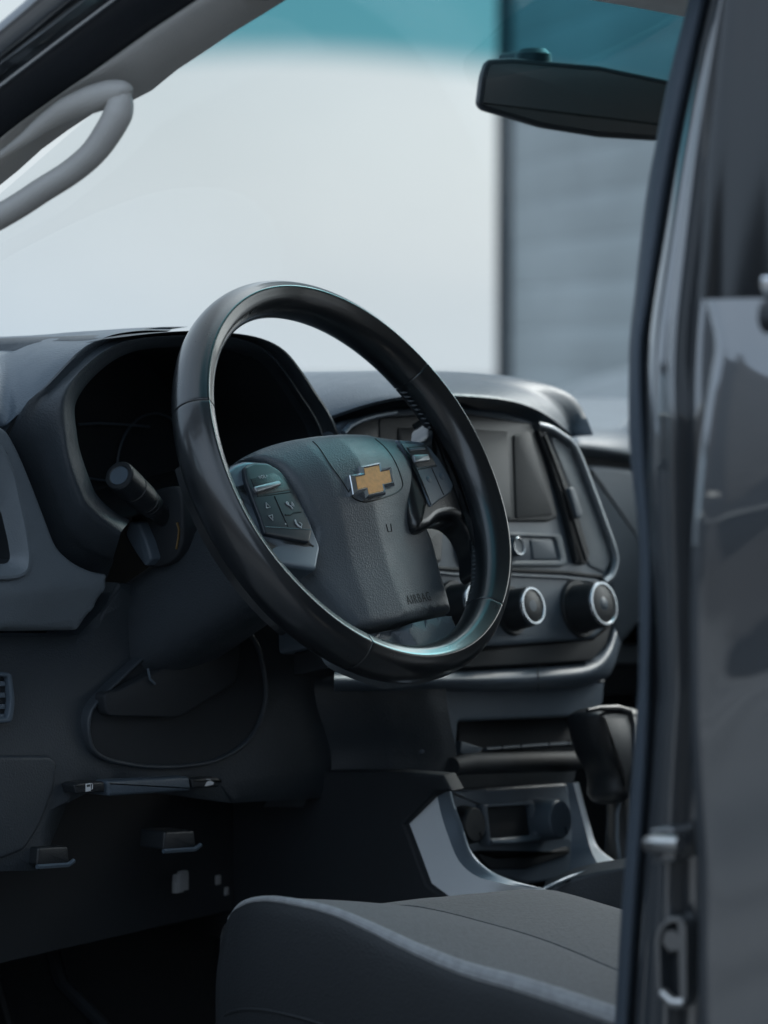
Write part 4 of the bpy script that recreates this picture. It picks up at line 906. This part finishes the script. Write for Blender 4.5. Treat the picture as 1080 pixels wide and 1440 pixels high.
m = MB(); ro = fillet(JF.pts([(927, 1310), (938, 1290), (965, 1286), (968, 1420), (945, 1418), (930, 1400)]), .006); ri = fillet(JF.pts([(933, 1318), (942, 1298), (965, 1295), (966, 1408), (948, 1408), (936, 1392)]), .005)
m.ring(JF, ro, ri, -.01, .005, 'jamb', .003, 3, -.02, 70); m.slab(JF, ri, -.02, -.006, 'void', .001, 2)
c = JF.px(948, 1322); m.lathe(JF.at(c[0], c[1], -.006), JF.n, [(.009, 0), (.009, .006), (.007, .009), (0, .009)], 'jamb', 6); m.tube([JF.px3(932, 1395, .004), JF.px3(946, 1408, .005), JF.px3(962, 1409, .004)], .003, 'steel', 8); m.build('door_hinge', BP)

# rear door: skin with shoulder crease, window with frame, belt moulding
def RD(y, z):
    t = z
    if t > 1.385: return V((-.815+(t-1.385)*.26, y, z))
    f = max(0, min(1.6, (-.67-y)/.12)); t2 = z-.05*f          # creases rise towards the back of the door
    s_ = (1.385-t)*(1+.40*f)
    return V((-.815-.032*math.sin(min(1, s_/.16)*math.pi/2)+(.012*max(0, s_-.25)/.2)-.006*min(1, f/.8)*math.exp(-((t2-1.150)/.020)**2)+.004*math.exp(-((t2-1.04)/.05)**2), y, z))
ys = lambda z, u0: P(u0, 720+(CAM.z-z)*2100, x=-.83).y
lead = [(1018, -60), (1016, 0), (1008, 60), (1003, 110), (993, 197), (986, 283), (978, 417), (975, 480), (974, 600), (973, 722), (971, 800), (969, 900), (970, 1000), (969, 1200), (968, 1440), (968, 1600)]
l3 = []
for u, v in lead:
    x_ = -.845
    for k in range(6): z_ = P(u, v, x=x_).z; x_ = -.815+(z_-1.385)*.26 if z_ > 1.385 else -.84
    l3.append(P(u, v, x=x_))
def ylead(z):
    t = sorted((p.z, p.y) for p in l3); return lerp_tab(t, z)
zs = [.30, .40, .5, .6, .7, .78, .84]+[.88+.0125*k for k in range(40)]+[1.385]
rows = []
for z in zs:
    y0 = ylead(z); c0 = RD(y0, z)
    rows.append([c0+V((.045, -.004, 0)), c0+V((.012, -.001, 0)), c0+V((.003, -.003, 0)), RD(y0-.008, z), RD(y0-.02, z), RD(y0-.035, z), RD(y0-.06, z), RD(y0-.10, z), RD(y0-.15, z), RD(y0-.22, z), RD(y0-.30, z), RD(y0-.5, z), RD(y0-.8, z), RD(y0-1.0, z)])
m = MB(); m.patch(rows, 'paint', 2, 2, .03, (1, 0, 0)); RDR = m.build('rear_door', T, 50)
zs2 = [1.385, 1.42, 1.46, 1.5, 1.55, 1.6, 1.66]
fw = .070
rows = []
for z in zs2:
    y0 = ylead(z); c0 = RD(y0, z)
    rows.append([c0+V((.05, -.002, 0)), c0+V((.006, -.001, 0)), RD(y0-.006, z), RD(y0-.03, z), RD(y0-fw+.004, z), RD(y0-fw, z)+V((.006, 0, 0)), RD(y0-fw-.004, z)+V((.02, 0, 0))])
m = MB(); m.patch(rows, 'gloss', 2, 3, .02, (1, 0, 0)); m.build('window_frame', RDR, 50)
rows = [[RD(ylead(z)-fw-.002, z)+V((.010, 0, 0)), RD(ylead(z)-.5, z)+V((.010, 0, 0)), RD(ylead(z)-.95, z)+V((.010, 0, 0))] for z in zs2]
m = MB(); m.patch(rows, 'gloss', 1, 2, .004, (1, 0, 0)); m.build('window_glass', RDR, 50)
m = MB(); yb = ylead(1.385); m.tube([RD(yb-.055, 1.390)+V((-.012, 0, 0)), RD(yb-.3, 1.390)+V((-.012, 0, 0)), RD(yb-.95, 1.390)+V((-.012, 0, 0))], .009, 'chrome', 12, flat=.6); m.tube([RD(yb-.055, 1.374)+V((-.008, 0, 0)), RD(yb-.95, 1.374)+V((-.008, 0, 0))], .010, 'black', 10); m.build('belt_moulding', RDR)

# the rest of the shell, mostly out of sight: it keeps the cabin dark
def boxp(name, x0, x1, y0, y1, z0, z1, mt, par=T, r=.01):
    m = MB(); m.box(V(((x0+x1)/2, (y0+y1)/2, (z0+z1)/2)), (x1-x0)/2, (y1-y0)/2, (z1-z0)/2, mt, r); return m.build(name, par)
boxp('floor_pan', -.72, .74, -1.7, .62, .42, .47, 'carpet')
boxp('firewall', -.74, .74, .60, .66, .42, 1.16, 'carpet')
# pale plug lying in the footwell
m = MB()
for du, dv, s_ in ((0, 0, .008), (3, -7, .006), (-4, 6, .006)):
    c = P(254+du, 1240+dv, y=.30); m.box(c, s_, s_*.6, s_, 'amber', .002)
m.build('wiring_plug', T)
for du, dv, s_ in ((52, -3, .0035), (64, 13, .003)):
    m = MB(); m.box(P(254+du, 1240+dv, y=.32), s_, s_*.6, s_*1.3, 'amber', .001); m.build('wiring_plug', T)
boxp('rear_bulkhead', -.70, .70, -1.72, -1.66, .42, 1.70, 'headliner')
boxp('rocker_sill', -.82, -.70, -.75, .75, .36, .50, 'jamb', T, .02)
boxp('kick_panel', -.74, -.71, .18, .62, .45, 1.18, 'black')
boxp('side_inner_panel', -.70, -.66, -1.70, -.58, .42, 1.66, 'headliner')
boxp('passenger_door', .70, .80, -.75, .62, .40, 1.22, 'dashdark')
boxp('passenger_pillar', .66, .74, -.95, -.75, .42, 1.68, 'pillar')
boxp('passenger_seat', .12, .60, -.70, -.15, .60, .86, 'seat', T, .05)
boxp('bonnet', -.78, .78, .93, 2.0, .70, 1.13, 'paint', T, .06)
pw = MB(); pw.patch([[V((.735, -.74, 1.22)), V((.735, .45, 1.22))], [V((.66, -.74, 1.64)), V((.66, -.05, 1.64))]], 'sideglass', 1, 1); pw.build('side_window', T)
# driver's door, swung open ahead of the picture; it is seen in the paint of the rear door
hx, hy, da = -.81, .66, R_(66)
DFr = Fr((hx, hy, 0), (-math.sin(da), math.cos(da)*-1+0, 0), (0, 0, 1))
dl = 1.12
m = MB(); m.slab(DFr, fillet([(0, .42), (dl-.06, .42), (dl, .55), (dl, 1.24), (0, 1.22)], .05), -.05, .05, 'paint', .03, 4)
FD = m.build('front_door', T)
m = MB(); m.ring(DFr, fillet([(.02, 1.21), (dl, 1.23), (dl-.02, 1.50), (dl-.10, 1.66), (.62, 1.66), (.40, 1.56)], .04), fillet([(.13, 1.235), (dl-.05, 1.25), (dl-.07, 1.49), (dl-.13, 1.62), (.63, 1.62), (.43, 1.525)], .03), -.02, .02, 'gloss', .008, 3, None, 80); m.build('window_frame', FD)
m = MB(); m.slab(DFr, fillet([(.13, 1.235), (dl-.05, 1.25), (dl-.07, 1.49), (dl-.13, 1.62), (.63, 1.62), (.43, 1.525)], .03), -.002, .002, 'sideglass', .001, 1); m.build('window_glass', FD)
